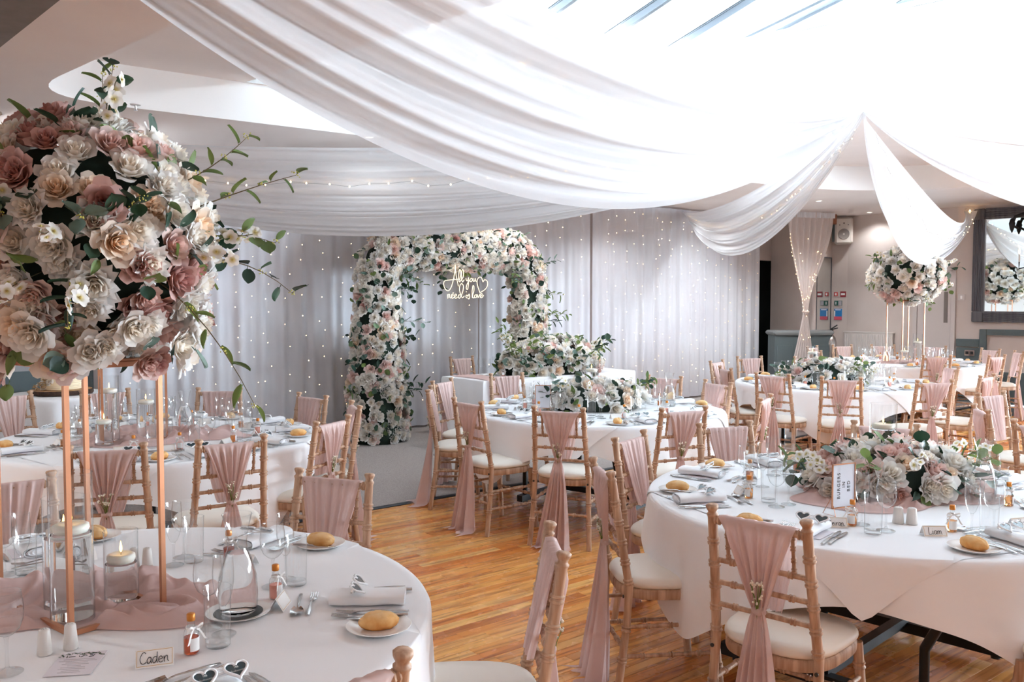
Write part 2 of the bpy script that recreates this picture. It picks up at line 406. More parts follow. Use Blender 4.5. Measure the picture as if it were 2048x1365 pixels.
# glazed lantern roof over the shaft: bars and panes rising from the curtain side
sky = ob('fill_window_1', None); sky['kind'] = 'structure'
RUN = 4.5; TAN = math.tan(R(19)); N0, N1, PITCH = -3, 9, .92
base = P0 + SU*.48
def roofpt(s, r, dz=0, side=0):
    if not side: p = P0+SU*s+SV*r; return Vector((p.x, p.y, Z3+.02+r*TAN+dz))
    p = P0+SU*s+SV*(2*RUN-r); return Vector((p.x, p.y, Z3+.02+r*TAN+dz))
for side in (0, 1):
    for i in range(N0, N1):
        s0 = .3 + i*PITCH
        a, c = roofpt(s0, -.15, 0, side), roofpt(s0, RUN, 0, side)
        b = MB(); d = SU*.028
        for (dz0, dz1, ww) in ((0, .075, .022), (.075, .095, .034)):
            e = SU*ww
            vs_ = []
            for q in (a, c):
                for (k, z) in ((-1, dz0), (1, dz0), (1, dz1), (-1, dz1)): vs_.append(q+e*k+Vector((0, 0, z)))
            b.add(vs_, [(0, 1, 2, 3), (7, 6, 5, 4), (0, 4, 5, 1), (1, 5, 6, 2), (2, 6, 7, 3), (3, 7, 4, 0)])
        ob('glazing_bar', b.mesh('glazing_bar', 'bar_alu'), sky)
        if i < N1-1:
            q = [roofpt(s0+.02, -.15, .085, side), roofpt(s0+PITCH-.02, -.15, .085, side), roofpt(s0+PITCH-.02, RUN, .085, side), roofpt(s0+.02, RUN, .085, side)]
            ob('pane', MB().add(q, [(0, 1, 2, 3)]).mesh('pane', 'lantern_glass'), sky)
b = MB(); b.tube([roofpt(-2.6, RUN, .03), roofpt(8, RUN, .03)], .07, 6); ob('ridge_beam', b.mesh('ridge_beam', 'bar_alu'), sky)
b = MB(); b.tube([roofpt(6.35, RUN, .0), roofpt(4.95+.5, -.1, .02)], .045, 4); b.tube([roofpt(6.35, RUN, 0), roofpt(5.6, .8, .0)+Vector((0,0,-.1))], .035, 4); ob('hip_beam', b.mesh('hip_beam', 'bar_alu'), sky)
# daylight portal in the shaft mouth (guides sky sampling only)
pl = bpy.data.lights.new('skylight_portal', 'AREA'); pl.shape = 'RECTANGLE'; pl.size = 10.5; pl.size_y = 10.5; pl.cycles.is_portal = True
po = bpy.data.objects.new('skylight_portal', pl); COL.objects.link(po); pc = (P0+K+P2+P3)/4; po.location = (pc.x, pc.y, Z3-.05)

# ---------------------------------------------------------------- drapes
HUB = Vector((3.25, 8.2, 3.36))
def swag(name, label, E, sag0, sag1, lat0, lat1, wE, folds, seed, mat='drape', nu=90, nv=60, lowt=.5, hubw=.05, amp=.03):
    """s: across (0 = upper edge, 1 = lower edge), t: hub -> wall"""
    E = Vector(E); d = E-HUB; hz = Vector((d.x, d.y, 0)).normalized(); side = Vector((hz.y, -hz.x, 0))
    rr = random.Random(seed); ph = [rr.random()*6.28 for _ in range(6)]
    def fn(u, v):
        t = u; s = v
        sw = sag0 + (sag1-sag0)*s**.9
        k = 4*t*(1-t); k = k**.82
        if lowt != .5:
            tt = t**(math.log(.5)/math.log(lowt)); k = (4*tt*(1-tt))**.82
        p = HUB + d*t
        w = hubw + (wE-hubw)*sstep(t*1.15)
        p = p + side*(lerp(lat0, lat1, s)*k + (s-.5)*w) + Vector((0, 0, -sw*k))
        a = amp*(k**.7)*(.5+.5*s)
        f = math.sin(folds*s*6.283+ph[0]+1.2*math.sin(t*3+ph[1])) + .5*math.sin(folds*1.9*s*6.283+ph[2]-t*2)
        f += .35*math.sin(folds*3.7*s*6.283+ph[3]+t*5)
        p = p + (Vector((0, 0, .45)) + side*.9)*a*f
        return p
    b = MB().grid(fn, nu, nv)
    return tag(ob(name, b.mesh(name, mat, 180)), label, 'drape', 'white drapes gathered at the ceiling hub')
swag('ceiling_drape', 'wide white drape sweeping from the hub over the upper left corner', (-1.574, 1.905, 3.129), .314, 1.104, .009, .05, .351, 3.2, 1, amp=.06, lowt=.557)
swag('ceiling_drape', 'long white drape hanging low across the left of the flower arch', (-4.882, 7.593, 3.028), .277, .944, -.001, .177, 1.117, 5.5, 2, amp=.045, lowt=.507)
swag('ceiling_drape', 'white drape from the hub to the curtain wall beside the doorway', (2.81, 14.3, 3.061), .273, .978, -.037, -.041, .124, 4, 3, amp=.045, lowt=.526)
swag('ceiling_drape', 'white drape from the hub to the corner of the pewter mirror', (7.148, 13.711, 3.003), .528, 1.108, .236, -.199, .187, 3, 4, amp=.05, lowt=.49)
swag('ceiling_drape', 'white drape sweeping from the hub out of the picture above the mirror', (7.284, 6.341, 3.418), -.05, .62, .778, .4, .45, 3, 5, amp=.045, lowt=.528)
swag('ceiling_drape', 'lower white drape leaving the hub towards the right picture edge', (7.284, 6.341, 3.40), .55, 1.127, .35, -.032, .45, 3, 6, amp=.045, lowt=.528)
# swatch hanging from the lantern to the hub
b = MB()
def fn(u, v):
    w = lerp(.46, .06, sstep(v)**.8)*(1+.2*math.sin(v*9)); s = u*2-1
    c = Vector((3.38, 8.42, 4.5)).lerp(HUB, v) 
    return c + SV*(s*w/2) + Vector((-.6, -.8, 0))*(.03*math.sin(s*9+v*2)*(1-v*.6))
b.grid(fn, 30, 24)
tag(ob('hanging_voile', b.mesh('hanging_voile', 'drape_sheer', 180)), 'sheer white voile falling from the skylight to the drape hub', 'drape')

# curtain wall: pleated panels hung side by side
def curtain(name, label, s0, s1, z0, z1, mat, seed, off=0.0, pl=.21, amp=.034):
    rr = random.Random(seed); ph = rr.random()*6
    n = int((s1-s0)/.014)
    def fn(u, v):
        s = lerp(s0, s1, u); z = lerp(z1, z0, v)
        w = s*2*PI/pl
        y = amp*(.55*math.sin(w+ph+1.1*math.sin(s*3.1+seed)) + .3*math.sin(w*.43+seed*2) + .25*math.sin(w*1.7+ph*2))*(.45+.55*v)
        q = cpt(s, off+y, z); return q
    return tag(ob(name, MB().grid(fn, n, 8).mesh(name, mat, 180)), label, 'curtain', 'pleated curtain along the back wall')
edges = [(-2.12, 1.02, 'white pleated curtain panel behind the cake side of the room'), (1.06, 2.55, 'white pleated curtain panel just left of the flower arch'), (2.58, 4.6, 'white pleated curtain panel framed by the flower arch'),
         (4.63, 6.5, 'white pleated curtain panel right of the flower arch'), (6.53, 8.72, 'white pleated curtain panel ending at the dark doorway')]
for i, (a, c, lb) in enumerate(edges): curtain('pleated_curtain', lb, a, c, .03, 3.07, 'curtain', i+11, .02*(i % 2))
# ---------------------------------------------------------------- bamboo-turned banquet chairs
pm('limewash', (212, 178, 150), .55, col2=(160, 120, 92), nscale=55, stretch=(1, 1, .06), bump=.12, bscale=90)
pm('cushion', (240, 232, 220), .45)
pm('bolt', (70, 70, 66), .5, .6)
def back_y(z): return .075*(1-(z-.45)/.47) if z > .45 else .075 - .055*(.45-z)/.45
def ringed(path, rings, r0, r1, n=10, tip=None):
    """turned rod along a polyline of (point) with double bead rings at the listed fractions"""
    P = [Vector(p) for p in path]; L = [0]
    for i in range(1, len(P)): L.append(L[-1]+(P[i]-P[i-1]).length)
    T = L[-1]
    def pt(l):
        for i in range(1, len(P)):
            if l <= L[i] or i == len(P)-1: return P[i-1].lerp(P[i], (l-L[i-1])/(L[i]-L[i-1]))
    st = [(0, r0), (T, r0)] + [(l, r0) for l in L[1:-1]]
    for rg_ in rings:
        c = rg_*T; h = (r1-r0)
        for dx, k in ((-.013, 0), (-.010, 1), (-.005, 1), (-.002, .1), (.002, .1), (.005, 1), (.010, 1), (.013, 0)): st.append((c+dx*(r0/.0165)**.5, r0+h*k))
    st = [x for x in st if 0 <= x[0] <= T]; st.sort()
    pts = [pt(l) for l, _ in st]; rr = [r for _, r in st]
    if tip:
        d = (P[-1]-P[-2]).normalized()
        for dl, r in tip: pts.append(P[-1]+d*dl); rr.append(r)
    return pts, rr
def chair_parts():
    D = []
    zt = .885
    for s in (-1, 1):
        path = [(s*.202, .018, 0), (s*.186, .062, .30), (s*.181, back_y(.46), .46), (s*.170, back_y(.70), .70), (s*.165, back_y(.885), .885)]
        pts, rr = ringed(path, [.19, .33, .545, .635, .725, .815, .905], .0165, .0212, 10,
                         [(.008, .0195), (.012, .0195), (.016, .0150), (.022, .0145), (.03, .019), (.036, .0215), (.041, .0215), (.045, .017), (.0465, .006)])
        D.append(('back_post', MB().tube(pts, rr, 10).mesh('back_post', 'limewash', 50)))
        path = [(s*.205, .455, 0), (s*.182, .415, .425)]
        pts, rr = ringed(path, [.3, .55, .8], .0175, .0216, 10)
        D.append(('front_leg', MB().tube(pts, rr, 10).mesh('front_leg', 'limewash', 50)))
    def rod(name, a, c, rings, r=.0095):
        pts, rr = ringed([a, c], rings, r, r*1.42, 8); D.append((name, MB().tube(pts, rr, 8).mesh(name, 'limewash', 50)))
    rod('top_rail', (-.165, back_y(.878), .878), (.165, back_y(.878), .878), [.06, .94], .0125)
    for z in (.735, .655, .575): 
        x = lerp(.172, .166, (z-.57)/.3); rod('back_rail', (-x, back_y(z), z), (x, back_y(z), z), [.2, .5, .8])
    for k in range(5):
        x = lerp(-.115, .115, k/4); rod('spindle', (x, back_y(.735), .735), (x, back_y(.878), .878), [.12, .36, .64, .88], .0068)
    rod('stretcher', (-.19, .045, .22), (.19, .045, .22), [.25, .5, .75], .009)
    rod('stretcher', (-.195, .435, .235), (.195, .435, .235), [.25, .5, .75], .009)
    for s in (-1, 1):
        rod('stretcher', (s*.192, .05, .18), (s*.196, .44, .18), [.2, .5, .8], .009)
        rod('stretcher', (s*.188, .06, .30), (s*.19, .43, .30), [.25, .5, .75], .009)
    # seat frame and cushion: rounded trapezoid
    def outl(k, n=36):
        P = []
        for i in range(n):
            a = 2*PI*i/n; ca, sa = math.cos(a), math.sin(a)
            w = lerp(.182, .222, (sa+1)/2); e = .62
            P.append((k*w*math.copysign(abs(ca)**e, ca), .255 + k*.205*math.copysign(abs(sa)**e, sa)))
        return P
    def loft(layers):
        b = MB(); n = 36; vs = []
        for k, z in layers: vs += [(p[0], p[1], z) for p in outl(k)]
        fs = [(i*n+j, i*n+(j+1) % n, (i+1)*n+(j+1) % n, (i+1)*n+j) for i in range(len(layers)-1) for j in range(n)]
        fs.append(tuple(range((len(layers)-1)*n, len(layers)*n))); fs.append(tuple(range(n-1, -1, -1)))
        return b.add(vs, fs)
    D.append(('seat_frame', loft([(.93, .405), (.97, .405), (.985, .412), (.985, .438), (.96, .446)]).mesh('seat_frame', 'limewash', 50)))
    D.append(('cushion', loft([(.9, .447), (.97, .449), (1.005, .458), (1.0, .470), (.955, .483), (.85, .4925), (.6, .4985), (.3, .5)]).mesh('cushion', 'cushion', 60)))
    for s in (-1, 1): D.append(('bolt', MB().lathe([(.007, 0), (.007, .004)], 8).xf(Matrix.Translation((s*.184, .05, .425)) @ Matrix.Rotation(PI/2, 4, 'X')).mesh('bolt', 'bolt')))
    return D
CH = chair_parts()
def build_chair(label, loc, rz, group):
    t = thing('banquet_chair', label, 'chair', loc, rz, group)
    for n_, me in CH: ob(n_, me, t)
    return t
def drape_meshes(seed):
    rr = random.Random(seed); ph = [rr.random()*6.28 for _ in range(8)]; sh = rr.uniform(-.02, .02)
    w0 = rr.uniform(.125, .14); kz = rr.uniform(.565, .60); kx = rr.uniform(-.015, .015)
    NF = 6.0
    def wave(s, a=1.): return math.sin(NF*PI*s+ph[0])*.6+.4*math.sin(NF*1.7*PI*s+ph[1])*a
    def fn(u, v):                                     # one cloth: front sheet up, over the rail, outer sheet down to the knot
        s = u*2-1
        if v < .42:
            k = v/.42; z = lerp(kz-.01, .893, k); w = lerp(.055, w0, k**.85); y = back_y(z)+.017+.012*(1-k)+.014*wave(s)*(1-.5*k); x = s*w+sh*k
        elif v < .5:
            k = (v-.42)/.08; a = PI*k; z = .893+.006*math.sin(a)+.0; w = w0; y = back_y(.885)+.017*math.cos(a)+.002*wave(s); x = s*w+sh; z += .001*wave(s)
        else:
            k = (v-.5)/.5; z = lerp(.893, kz, k); w = lerp(w0, .02, k**.9); y = back_y(z)-.017-.010*k-.016*(wave(s)*(1-.15*k)+.4)*sstep(k*4); x = s*w+lerp(sh, kx, k)
        return (x, y, z)
    body = MB().grid(fn, 56, 30).mesh('drape_body', 'sash', 180)
    by = back_y(kz)-.028
    tw = rr.uniform(.10, .13); out_ = rr.uniform(.03, .08); dx = rr.uniform(-.05, .05)
    def tl(u, v):
        s = u*2-1
        z = lerp(kz+.004, .012, min(1, v/.9)); k = min(1, v/.9)
        w = lerp(.018, tw, k**.7)
        f = math.sin(5.2*PI*s+ph[2]+.8*k)+.5*math.sin(8.3*PI*s+ph[3])
        y = by - .012 - out_*k**1.5 + f*lerp(.006, .040, k) ; x = kx + s*w + dx*k**1.6 + .006*math.sin(9*s+ph[4])*k
        if v > .9:
            e = (v-.9)/.1; y -= .06*e*(1+.5*math.sin(4*s+ph[5])); z = .012+.008*math.sin(7*s+ph[6])*e+.004; x += .03*e*s
        return (x, y, max(z, .004))
    tail = MB().grid(tl, 56, 26).mesh('drape_tail', 'sash', 180)
    kn = MB()
    def kf(u, v):
        a = 2*PI*u; b_ = PI*v; r = 1+.12*math.sin(5*a+ph[7]) 
        return (kx+.024*r*math.cos(a)*math.sin(b_), by-.006+.018*r*math.sin(a)*math.sin(b_), kz+.018*math.cos(b_))
    kn.grid(kf, 18, 10, True)
    return body, tail, kn.mesh('drape_knot', 'sash', 180), kx, by, kz
DR = [drape_meshes(i) for i in range(6)]
pm('stem_green', (120, 138, 62), .6); pm('gyp_white', (244, 240, 226), .7)
def sprig_mesh(seed):
    rr = random.Random(seed); b = MB(); st = []
    for i in range(9):
        x, z = rr.uniform(-.028, .028), rr.uniform(.03, .105); y = -rr.uniform(.006, .03)
        st.append((x, y, z)); b.tube([(0, -.004, -.025), (x*.3, y*.5, z*.4), (x, y, z)], .0012, 4)
    m1 = b.mesh('sprig_stems', 'stem_green', 180); b = MB()
    for (x, y, z) in st:
        for k in range(4):
            b.lathe([(.0005, -.004), (.0035, -.002), (.0042, .001), (.0015, .004)], 6, (x+rr.uniform(-.008, .008), y+rr.uniform(-.006, .006), z+rr.uniform(-.006, .008)))
    return m1, b.mesh('sprig_blooms', 'gyp_white', 180)
SPR = [sprig_mesh(i) for i in range(3)]
def build_drape(chair, i):
    d = DR[i % 6]
    t = ob('chiffon_drape', d[0], chair); t['label'] = 'dusty pink chiffon drape'; ob('drape_knot', d[2], t); ob('drape_tail', d[1], t)
    s = SPR[i % 3]; f = ob('flower_sprig', s[0], t, (d[3], d[4]-.012, d[5])); f['label'] = 'white gypsophila sprig'
    w = ob('sprig_blooms', s[1], t, (d[3], d[4]-.012, d[5])); w['kind'] = 'stuff'

TBL = dict(A=(-1.18, 2.37, .94), B=(1.58, 3.83, .95), C=(.68, 6.93, .98), D=(-2.22, 5.5, .97), E=(3.4, 9.2, 1.0), F=(5.45, 12.1, 1.0), G=(4.35, 5.3, .95))
TS = dict(A='blush bouquet table', B='Burgers in Bed table', C='arch-facing table', D='cake-side table', E='doorway-side table', F='flower ball table', G='table cut off at the right')
TN = dict(A='near table with the tall blush bouquet', B='table with the Burgers in Bed sign', C='table facing the flower arch', D='table beside the cake', E='table with low flowers near the doorway', F='far table under the white flower ball', G='table cut off by the right picture edge')
# chair back positions (mid of the two posts), the way each stands in the photograph
CHAIRS = dict(
 A=[(-.33, 1.58), (.13, 2.53), (-.72, 3.51), (-2.0, 3.42)],
 B=[(.61, 4.5), (.377, 3.65), (.80, 2.82), (1.205, 4.93), (2.11, 4.92), (1.98, 2.5)],
 C=[(.30, 5.62), (-.31, 6.06), (-.655, 6.88), (-.61, 7.6), (-.05, 8.26), (1.40, 8.0), (1.76, 7.45), (1.11, 5.62), (1.83, 6.29)],
 D=[(-1.41, 4.38), (-1.94, 4.16), (-1.05, 5.1), (-1.05, 5.85), (-1.47, 6.42), (-2.31, 6.88), (-3.15, 6.75), (-3.76, 6.5)],
 E=[(2.46, 8.24), (2.96, 7.84), (3.66, 7.55), (4.40, 8.08), (2.92, 10.74), (2.35, 10.03), (2.2, 9.0), (4.62, 9.17), (3.62, 10.65)],
 F=[(5.32, 10.93), (6.1, 10.98), (6.85, 12.5), (6.4, 13.25), (6.87, 11.83), (4.24, 12.13), (4.5, 13.1), (5.1, 13.5), (5.75, 13.55)],
 G=[(3.037, 5.64), (3.6, 6.55), (2.97, 4.9)])
HRS = ['twelve', 'one', 'two', 'three', 'four', 'five', 'six', 'seven', 'eight', 'nine', 'ten', 'eleven']
def clock(T, p):                                      # bearing of a place as seen over the table from the camera
    cx, cy_, _ = TBL[T]; f = Vector((cx, cy_, 0)).normalized(); r = Vector((f.y, -f.x, 0)); d = Vector((p[0]-cx, p[1]-cy_, 0))
    a = math.atan2(d.dot(r), d.dot(f)) % (2*PI); return a*6/PI
SEATS = {}; nd = 0
for T, L in CHAIRS.items():
    used = set()
    order = sorted(L, key=lambda p: clock(T, p))
    for (x, y) in L:
        h = clock(T, (x, y)); c = sorted(range(12), key=lambda k: min(abs(h-k), 12-abs(h-k)))
        hr = next(k for k in c if k not in used); used.add(hr)
        cx, cy_, _ = TBL[T]; rz = math.atan2(cy_-y, cx-x) - PI/2 + rnd.uniform(-.07, .07)
        hn = HRS[hr]+" o'clock"
        SEATS.setdefault(T, []).append((x, y, rz, hn))
        build_drape(build_chair(f'limewashed turned-wood banquet chair, {hn} seat of the {TS[T]}', (x, y, 0), rz, 'banquet chairs at the round tables'), nd); nd += 1
SEATS['D'] += [(-3.15, 4.55, 0, "eight o'clock"), (-3.55, 5.65, 0, "nine o'clock")]
SEATS['B'] += [(2.82, 3.45, 0, "four o'clock"), (2.78, 4.25, 0, "two o'clock")]
HC = (-.62, 10.72); hrz = math.atan2(-.781, .625) - PI/2
build_drape(build_chair('limewashed banquet chair behind the head table under the neon sign', (*HC, 0), hrz, None), 2)
# ---------------------------------------------------------------- round tables, cloths
ZT = .75
pm('table_ply', (150, 120, 92), .6)
def cloth_mesh(Rt, a, phi, z, sup, seed, fold=.03):
    """square cloth (half side a) laid on a round top of radius Rt, the rest hanging in folds"""
    N = 192; rr = random.Random(seed); ph = [rr.random()*6.28 for _ in range(4)]
    lv = [0, .3, .6, .85, .97, 1.0]; hv = [.02, .05, .1, .18, .28, .4, .55, .7, .85, .96, 1.0]
    vs = []; fs = []
    for j in range(len(lv)+len(hv)):
        for i in range(N):
            th = phi+PI/4+2*PI*i/N; c, s = abs(math.cos(th-phi)), abs(math.sin(th-phi))
            rho = a/((c**sup+s**sup)**(1/sup))
            if rho <= Rt+.004:
                q = rho; k = lv[j]*.93 if j < len(lv) else .93+.07*hv[j-len(lv)]
                r, zz = q*k, z
            else:
                if j < len(lv): r, zz = Rt*lv[j], z
                else:
                    dl = (rho-Rt)*hv[j-len(lv)]; e = min(dl, .03)
                    w = math.sin(9*th+ph[0]+.6*math.sin(2*th+ph[3]))*.6+math.sin(16*th+ph[1])*.35
                    f = fold*min(1, dl/.22)*w
                    r = Rt+.004+.012*math.sin(min(1, e/.03)*PI/2)+.05*dl+max(f, -.03-.0*dl); zz = z-dl+.006*(1-min(1, e/.02))*0
            vs.append((r*math.cos(th), r*math.sin(th), zz))
    n = len(lv)+len(hv)
    for j in range(n-1):
        for i in range(N):
            if j == 0 and False: continue
            fs.append((j*N+i, j*N+(i+1) % N, (j+1)*N+(i+1) % N, (j+1)*N+i))
    return MB().add(vs, fs)
PHI = dict(A=.35, B=math.atan2(-.9, -.39)-PI/4, C=2.1, D=.9, E=math.atan2(-.92, .38)-PI/4, F=.6, G=.3)
for i, (T, (cx, cy_, rt)) in enumerate(TBL.items()):
    t = thing('round_table', f'round banquet table on black steel legs, the {TN[T]}', 'table', (cx, cy_, 0), PHI[T]+.4, 'round banquet tables')
    ob('tabletop', MB().lathe([(rt-.02, ZT-.03), (rt-.012, ZT-.028), (rt-.01, ZT-.008), (rt-.012, ZT-.006)], 64).mesh('tabletop', 'table_ply', 40), t)
    for s in (-1, 1):
        for q in (-1, 1):
            ob('leg', MB().tube([(s*.42, q*.52, ZT-.04), (s*.44, q*.50, .5), (s*.42, q*.40, .3), (s*.42, q*.40, .02)], .02, 8).mesh('leg', 'black_steel', 60), t)
        ob('foot_bar', MB().box((s*.42, 0, .06), (.05, .95, .05)).mesh('foot_bar', 'black_steel'), t)
    ob('stretcher_bar', MB().box((0, 0, .09), (.84, .045, .045)).mesh('stretcher_bar', 'black_steel'), t)
    tag(ob('tablecloth', cloth_mesh(rt, rt+.19, PHI[T]+PI/4, ZT, 6, i+5).mesh('tablecloth', 'linen', 60), None, (cx, cy_, 0)), f'white linen underlay hanging to the seats, {TN[T]}', 'tablecloth', 'white cloths on the round tables')
    tag(ob('table_overlay', cloth_mesh(rt+.006, rt*.895, PHI[T], ZT+.003, 40, i+25, .02).mesh('table_overlay', 'linen', 60), None, (cx, cy_, 0)), f'square white overlay with hanging points, {TN[T]}', 'tablecloth', 'white cloths on the round tables')
ZC = ZT+.0045

# ---------------------------------------------------------------- tableware meshes
def flatbar(pts, wid, th, n=6):
    """ribbon-like bar: pts centre line, wid half widths, th half thickness"""
    b = MB(); vs = []; m = len(pts)
    for i, p in enumerate(pts):
        p = Vector(p); a = Vector(pts[max(i-1, 0)]); c = Vector(pts[min(i+1, m-1)]); t = (c-a).normalized(); up_ = t.cross(Vector((1, 0, 0))); 
        if up_.length < 1e-6: up_ = Vector((0, 0, 1))
        up_.normalize()
        if up_.z < 0: up_ = -up_
        for (k, l) in ((-1, 0), (-.55, 1), (.55, 1), (1, 0), (.55, -1), (-.55, -1)): vs.append(p+Vector((k*wid[i], 0, 0))+up_*(l*th[i]))
    fs = [(i*6+k, i*6+(k+1) % 6, i*6+6+(k+1) % 6, i*6+6+k) for i in range(m-1) for k in range(6)] + [tuple(range(5, -1, -1)), tuple(range((m-1)*6, m*6))]
    return b.add(vs, fs)
# all cutlery: handle end at -y, head at +y
def fork_mesh(L=.2):
    k = L/.2
    b = flatbar([(0, -.1*k, .003), (0, -.06*k, .006), (0, 0, .008), (0, .03*k, .005), (0, .045*k, .004), (0, .055*k, .0045)], [.0055, .0062, .0032, .0035, .009, .0115], [.0014, .0016, .0016, .0014, .001, .001])
    for x in (-.0095, -.0032, .0032, .0095):
        q = flatbar([(x, .054*k, .0045), (x, .075*k, .0055), (x, .1*k, .009)], [.0021, .002, .0012], [.0009, .0009, .0006]); b.add(q.v, q.f)
    return b.mesh('fork', 'steel', 60)
def knife_mesh(L=.22):
    k = L/.22
    b = flatbar([(0, -.11*k, .004), (0, -.07*k, .005), (0, -.01*k, .0045), (0, .0, .003), (0, .01*k, .003), (.002, .06*k, .003), (.003, .1*k, .003), (.001, .112*k, .003)], [.006, .0065, .005, .006, .0085, .0095, .007, .001], [.0032, .0035, .003, .0015, .001, .0008, .0006, .0004])
    return b.mesh('knife', 'steel', 60)
def spoon_mesh():
    b = flatbar([(0, -.09, .003), (0, -.05, .006), (0, .02, .008), (0, .045, .004)], [.005, .006, .003, .004], [.0014, .0016, .0015, .0012])
    def fn(u, v): s = u*2-1; y = lerp(.04, .095, v); w = .019*math.sin(PI*min(.97, v*.9+.1))**.6; return (s*w, y, .0025+.007*(s*s)*.6+.006*(2*v-1)**2)
    b.grid(fn, 8, 10); return b.mesh('spoon', 'steel', 180)
FORK = fork_mesh(); DFORK = fork_mesh(.17); KNIFE = knife_mesh(); SKNIFE = knife_mesh(.2); BKNIFE = knife_mesh(.165); SPOON = spoon_mesh()
PLATE = MB().lathe([(.001, .003), (.05, .003), (.055, .0), (.06, .001), (.085, .013), (.0855, .0145), (.084, .015), (.06, .006), (.052, .0045), (.001, .0045)], 40, cap0=False).mesh('side_plate', 'white_gloss', 40)
m, nt, out = _new('crust'); p = nt.nodes.new('ShaderNodeBsdfPrincipled'); nt.links.new(p.outputs[0], out.inputs[0]); p.inputs['Roughness'].default_value = .75; p.inputs['Specular IOR Level'].default_value = .2
n1 = _noise(nt, 26, 6); tc = nt.nodes.new('ShaderNodeTexCoord'); sx = nt.nodes.new('ShaderNodeSeparateXYZ'); nt.links.new(tc.outputs['Object'], sx.inputs[0])
mm = nt.nodes.new('ShaderNodeMath'); mm.operation = 'MULTIPLY_ADD'; mm.inputs[1].default_value = 9.0; mm.inputs[2].default_value = -.05
nt.links.new(sx.outputs['Z'], mm.inputs[0]); ad = nt.nodes.new('ShaderNodeMath'); ad.operation = 'MULTIPLY_ADD'; ad.inputs[1].default_value = .7
nt.links.new(n1, ad.inputs[0]); nt.links.new(mm.outputs[0], ad.inputs[2])
nt.links.new(_ramp(nt, ad.outputs[0], [(.2, (188, 118, 58)), (.38, (222, 158, 90)), (.55, (238, 190, 128)), (.85, (248, 224, 182))]), p.inputs['Base Color'])
nt.links.new(_bump(nt, _noise(nt, 70, 4), .6, .004), p.inputs['Normal'])
def roll_mesh(seed):
    rr = random.Random(seed); o_ = rr.random()*50; tilt = rr.uniform(-.2, .2)
    def fn(u, v):
        a = 2*PI*u; b_ = PI*v; d = Vector((math.cos(a)*math.sin(b_), math.cos(b_), math.sin(a)*math.sin(b_)))
        r = 1+.05*fbm(d*1.6+Vector((o_, 0, 0)))
        p = Vector((d.x*.031, d.y*.052, d.z*.026))*r
        p += d*.0016*fbm(d*7+Vector((o_, 3, 0)))
        if d.z > .3: p.z -= .011*math.exp(-((d.x+.5*d.y*tilt+.12*math.sin(d.y*4))*7)**2)*(1-abs(d.y))**.5
        p.z = max(p.z, -.019); return p+Vector((0, 0, .019))
    return MB().grid(fn, 40, 24, True).mesh('bread_roll', 'crust', 180)
ROLL = [roll_mesh(i) for i in range(4)]
def napkin_mesh(seed):
    rr = random.Random(seed); o_ = rr.random()*50
    def fn(u, v):
        a = 2*PI*u; y = lerp(-.105, .105, v); e = 3.2
        c, s = math.cos(a), math.sin(a); q = (abs(c)**e+abs(s)**e)**(-1/e)
        x = .048*c*q; z = .0165*s*q*(1+.10*math.sin(y*40+o_)*.5)
        x *= 1-.06*math.sin(PI*v); z += .002*fbm((x*30, y*20, o_))
        return (x, y, z+.0175)
    b = MB().grid(fn, 28, 14, True)
    for yy in (-1, 1):                                  # rolled ends: recessed layers
        for k in (.86, .6, .34):
            vs = []
            for i in range(14):
                a = 2*PI*i/14; c, s = math.cos(a), math.sin(a); q = (abs(c)**3.2+abs(s)**3.2)**(-1/3.2)
                for (dy, kk) in ((0, k+.1), (-.004, k)): vs.append((.048*c*q*kk, yy*(.104+dy), .0175+.0165*s*q*kk))
            b.add(vs, [(2*i, 2*((i+1) % 14), 2*((i+1) % 14)+1, 2*i+1) for i in range(14)])
    vs = [(.05*.8*math.cos(2*PI*i/14), 0, .0175+.013*math.sin(2*PI*i/14)) for i in range(14)]
    for yy in (-.1, .1): b.add([(v[0], yy, v[2]) for v in vs], [tuple(range(14))])
    return b.mesh('napkin', 'linen', 60)
NAP = [napkin_mesh(i) for i in range(3)]
pm('frame_white', (240, 240, 242), .2, coat=.5); pm('lens', (28, 62, 72), .06, coat=1.0); pm('lens_text', (226, 232, 232), .5)
pm('card', (246, 243, 240), .7); pm('card_lilac', (232, 226, 232), .7); pm('ink', (30, 26, 26), .6); pm('gold_line', (214, 176, 120), .4); pm('print_grey', (168, 160, 164), .7); pm('print_leaf', (86, 104, 84), .7)
def heart(t): x = 16*math.sin(t)**3; y = 13*math.cos(t)-5*math.cos(2*t)-2*math.cos(3*t)-math.cos(4*t); return x/16, (y+2.5)/16
def sunglass_parts():
    D = []
    for s in (-1, 1):
        H_ = [heart(2*PI*i/40) for i in range(40)]
        P = [Vector((s*.035+h[0]*.026+s*.0, 0, .024+h[1]*.024)) for h in H_]
        D.append(('rim', MB().tube(P+[P[0]], .0036, 6, False).mesh('rim', 'frame_white', 180)))
        D.append(('lens', MB().add([tuple(p+Vector((0, .0008, 0))) for p in P], [tuple(range(40))]).mesh('lens', 'lens')))
        D.append(('temple', MB().tube([(s*.060, 0, .036), (s*.064, -.006, .036), (s*.058, -.009-.003*s, .035), (-s*.05, -.012-.003*s, .028)], [.0034, .0036, .003, .0022], 6).mesh('temple', 'frame_white', 60)))
    D.append(('bridge', MB().tube([(-.012, 0, .034), (0, -.002, .037), (.012, 0, .034)], .003, 6).mesh('bridge', 'frame_white', 60)))
    return D
SUN = sunglass_parts()
def lathe_part(name, prof, mat='glass', n=28, caps=(True, False), sm=50): return (name, MB().lathe(prof, n, (0, 0, 0), *caps).mesh(name, mat, sm))
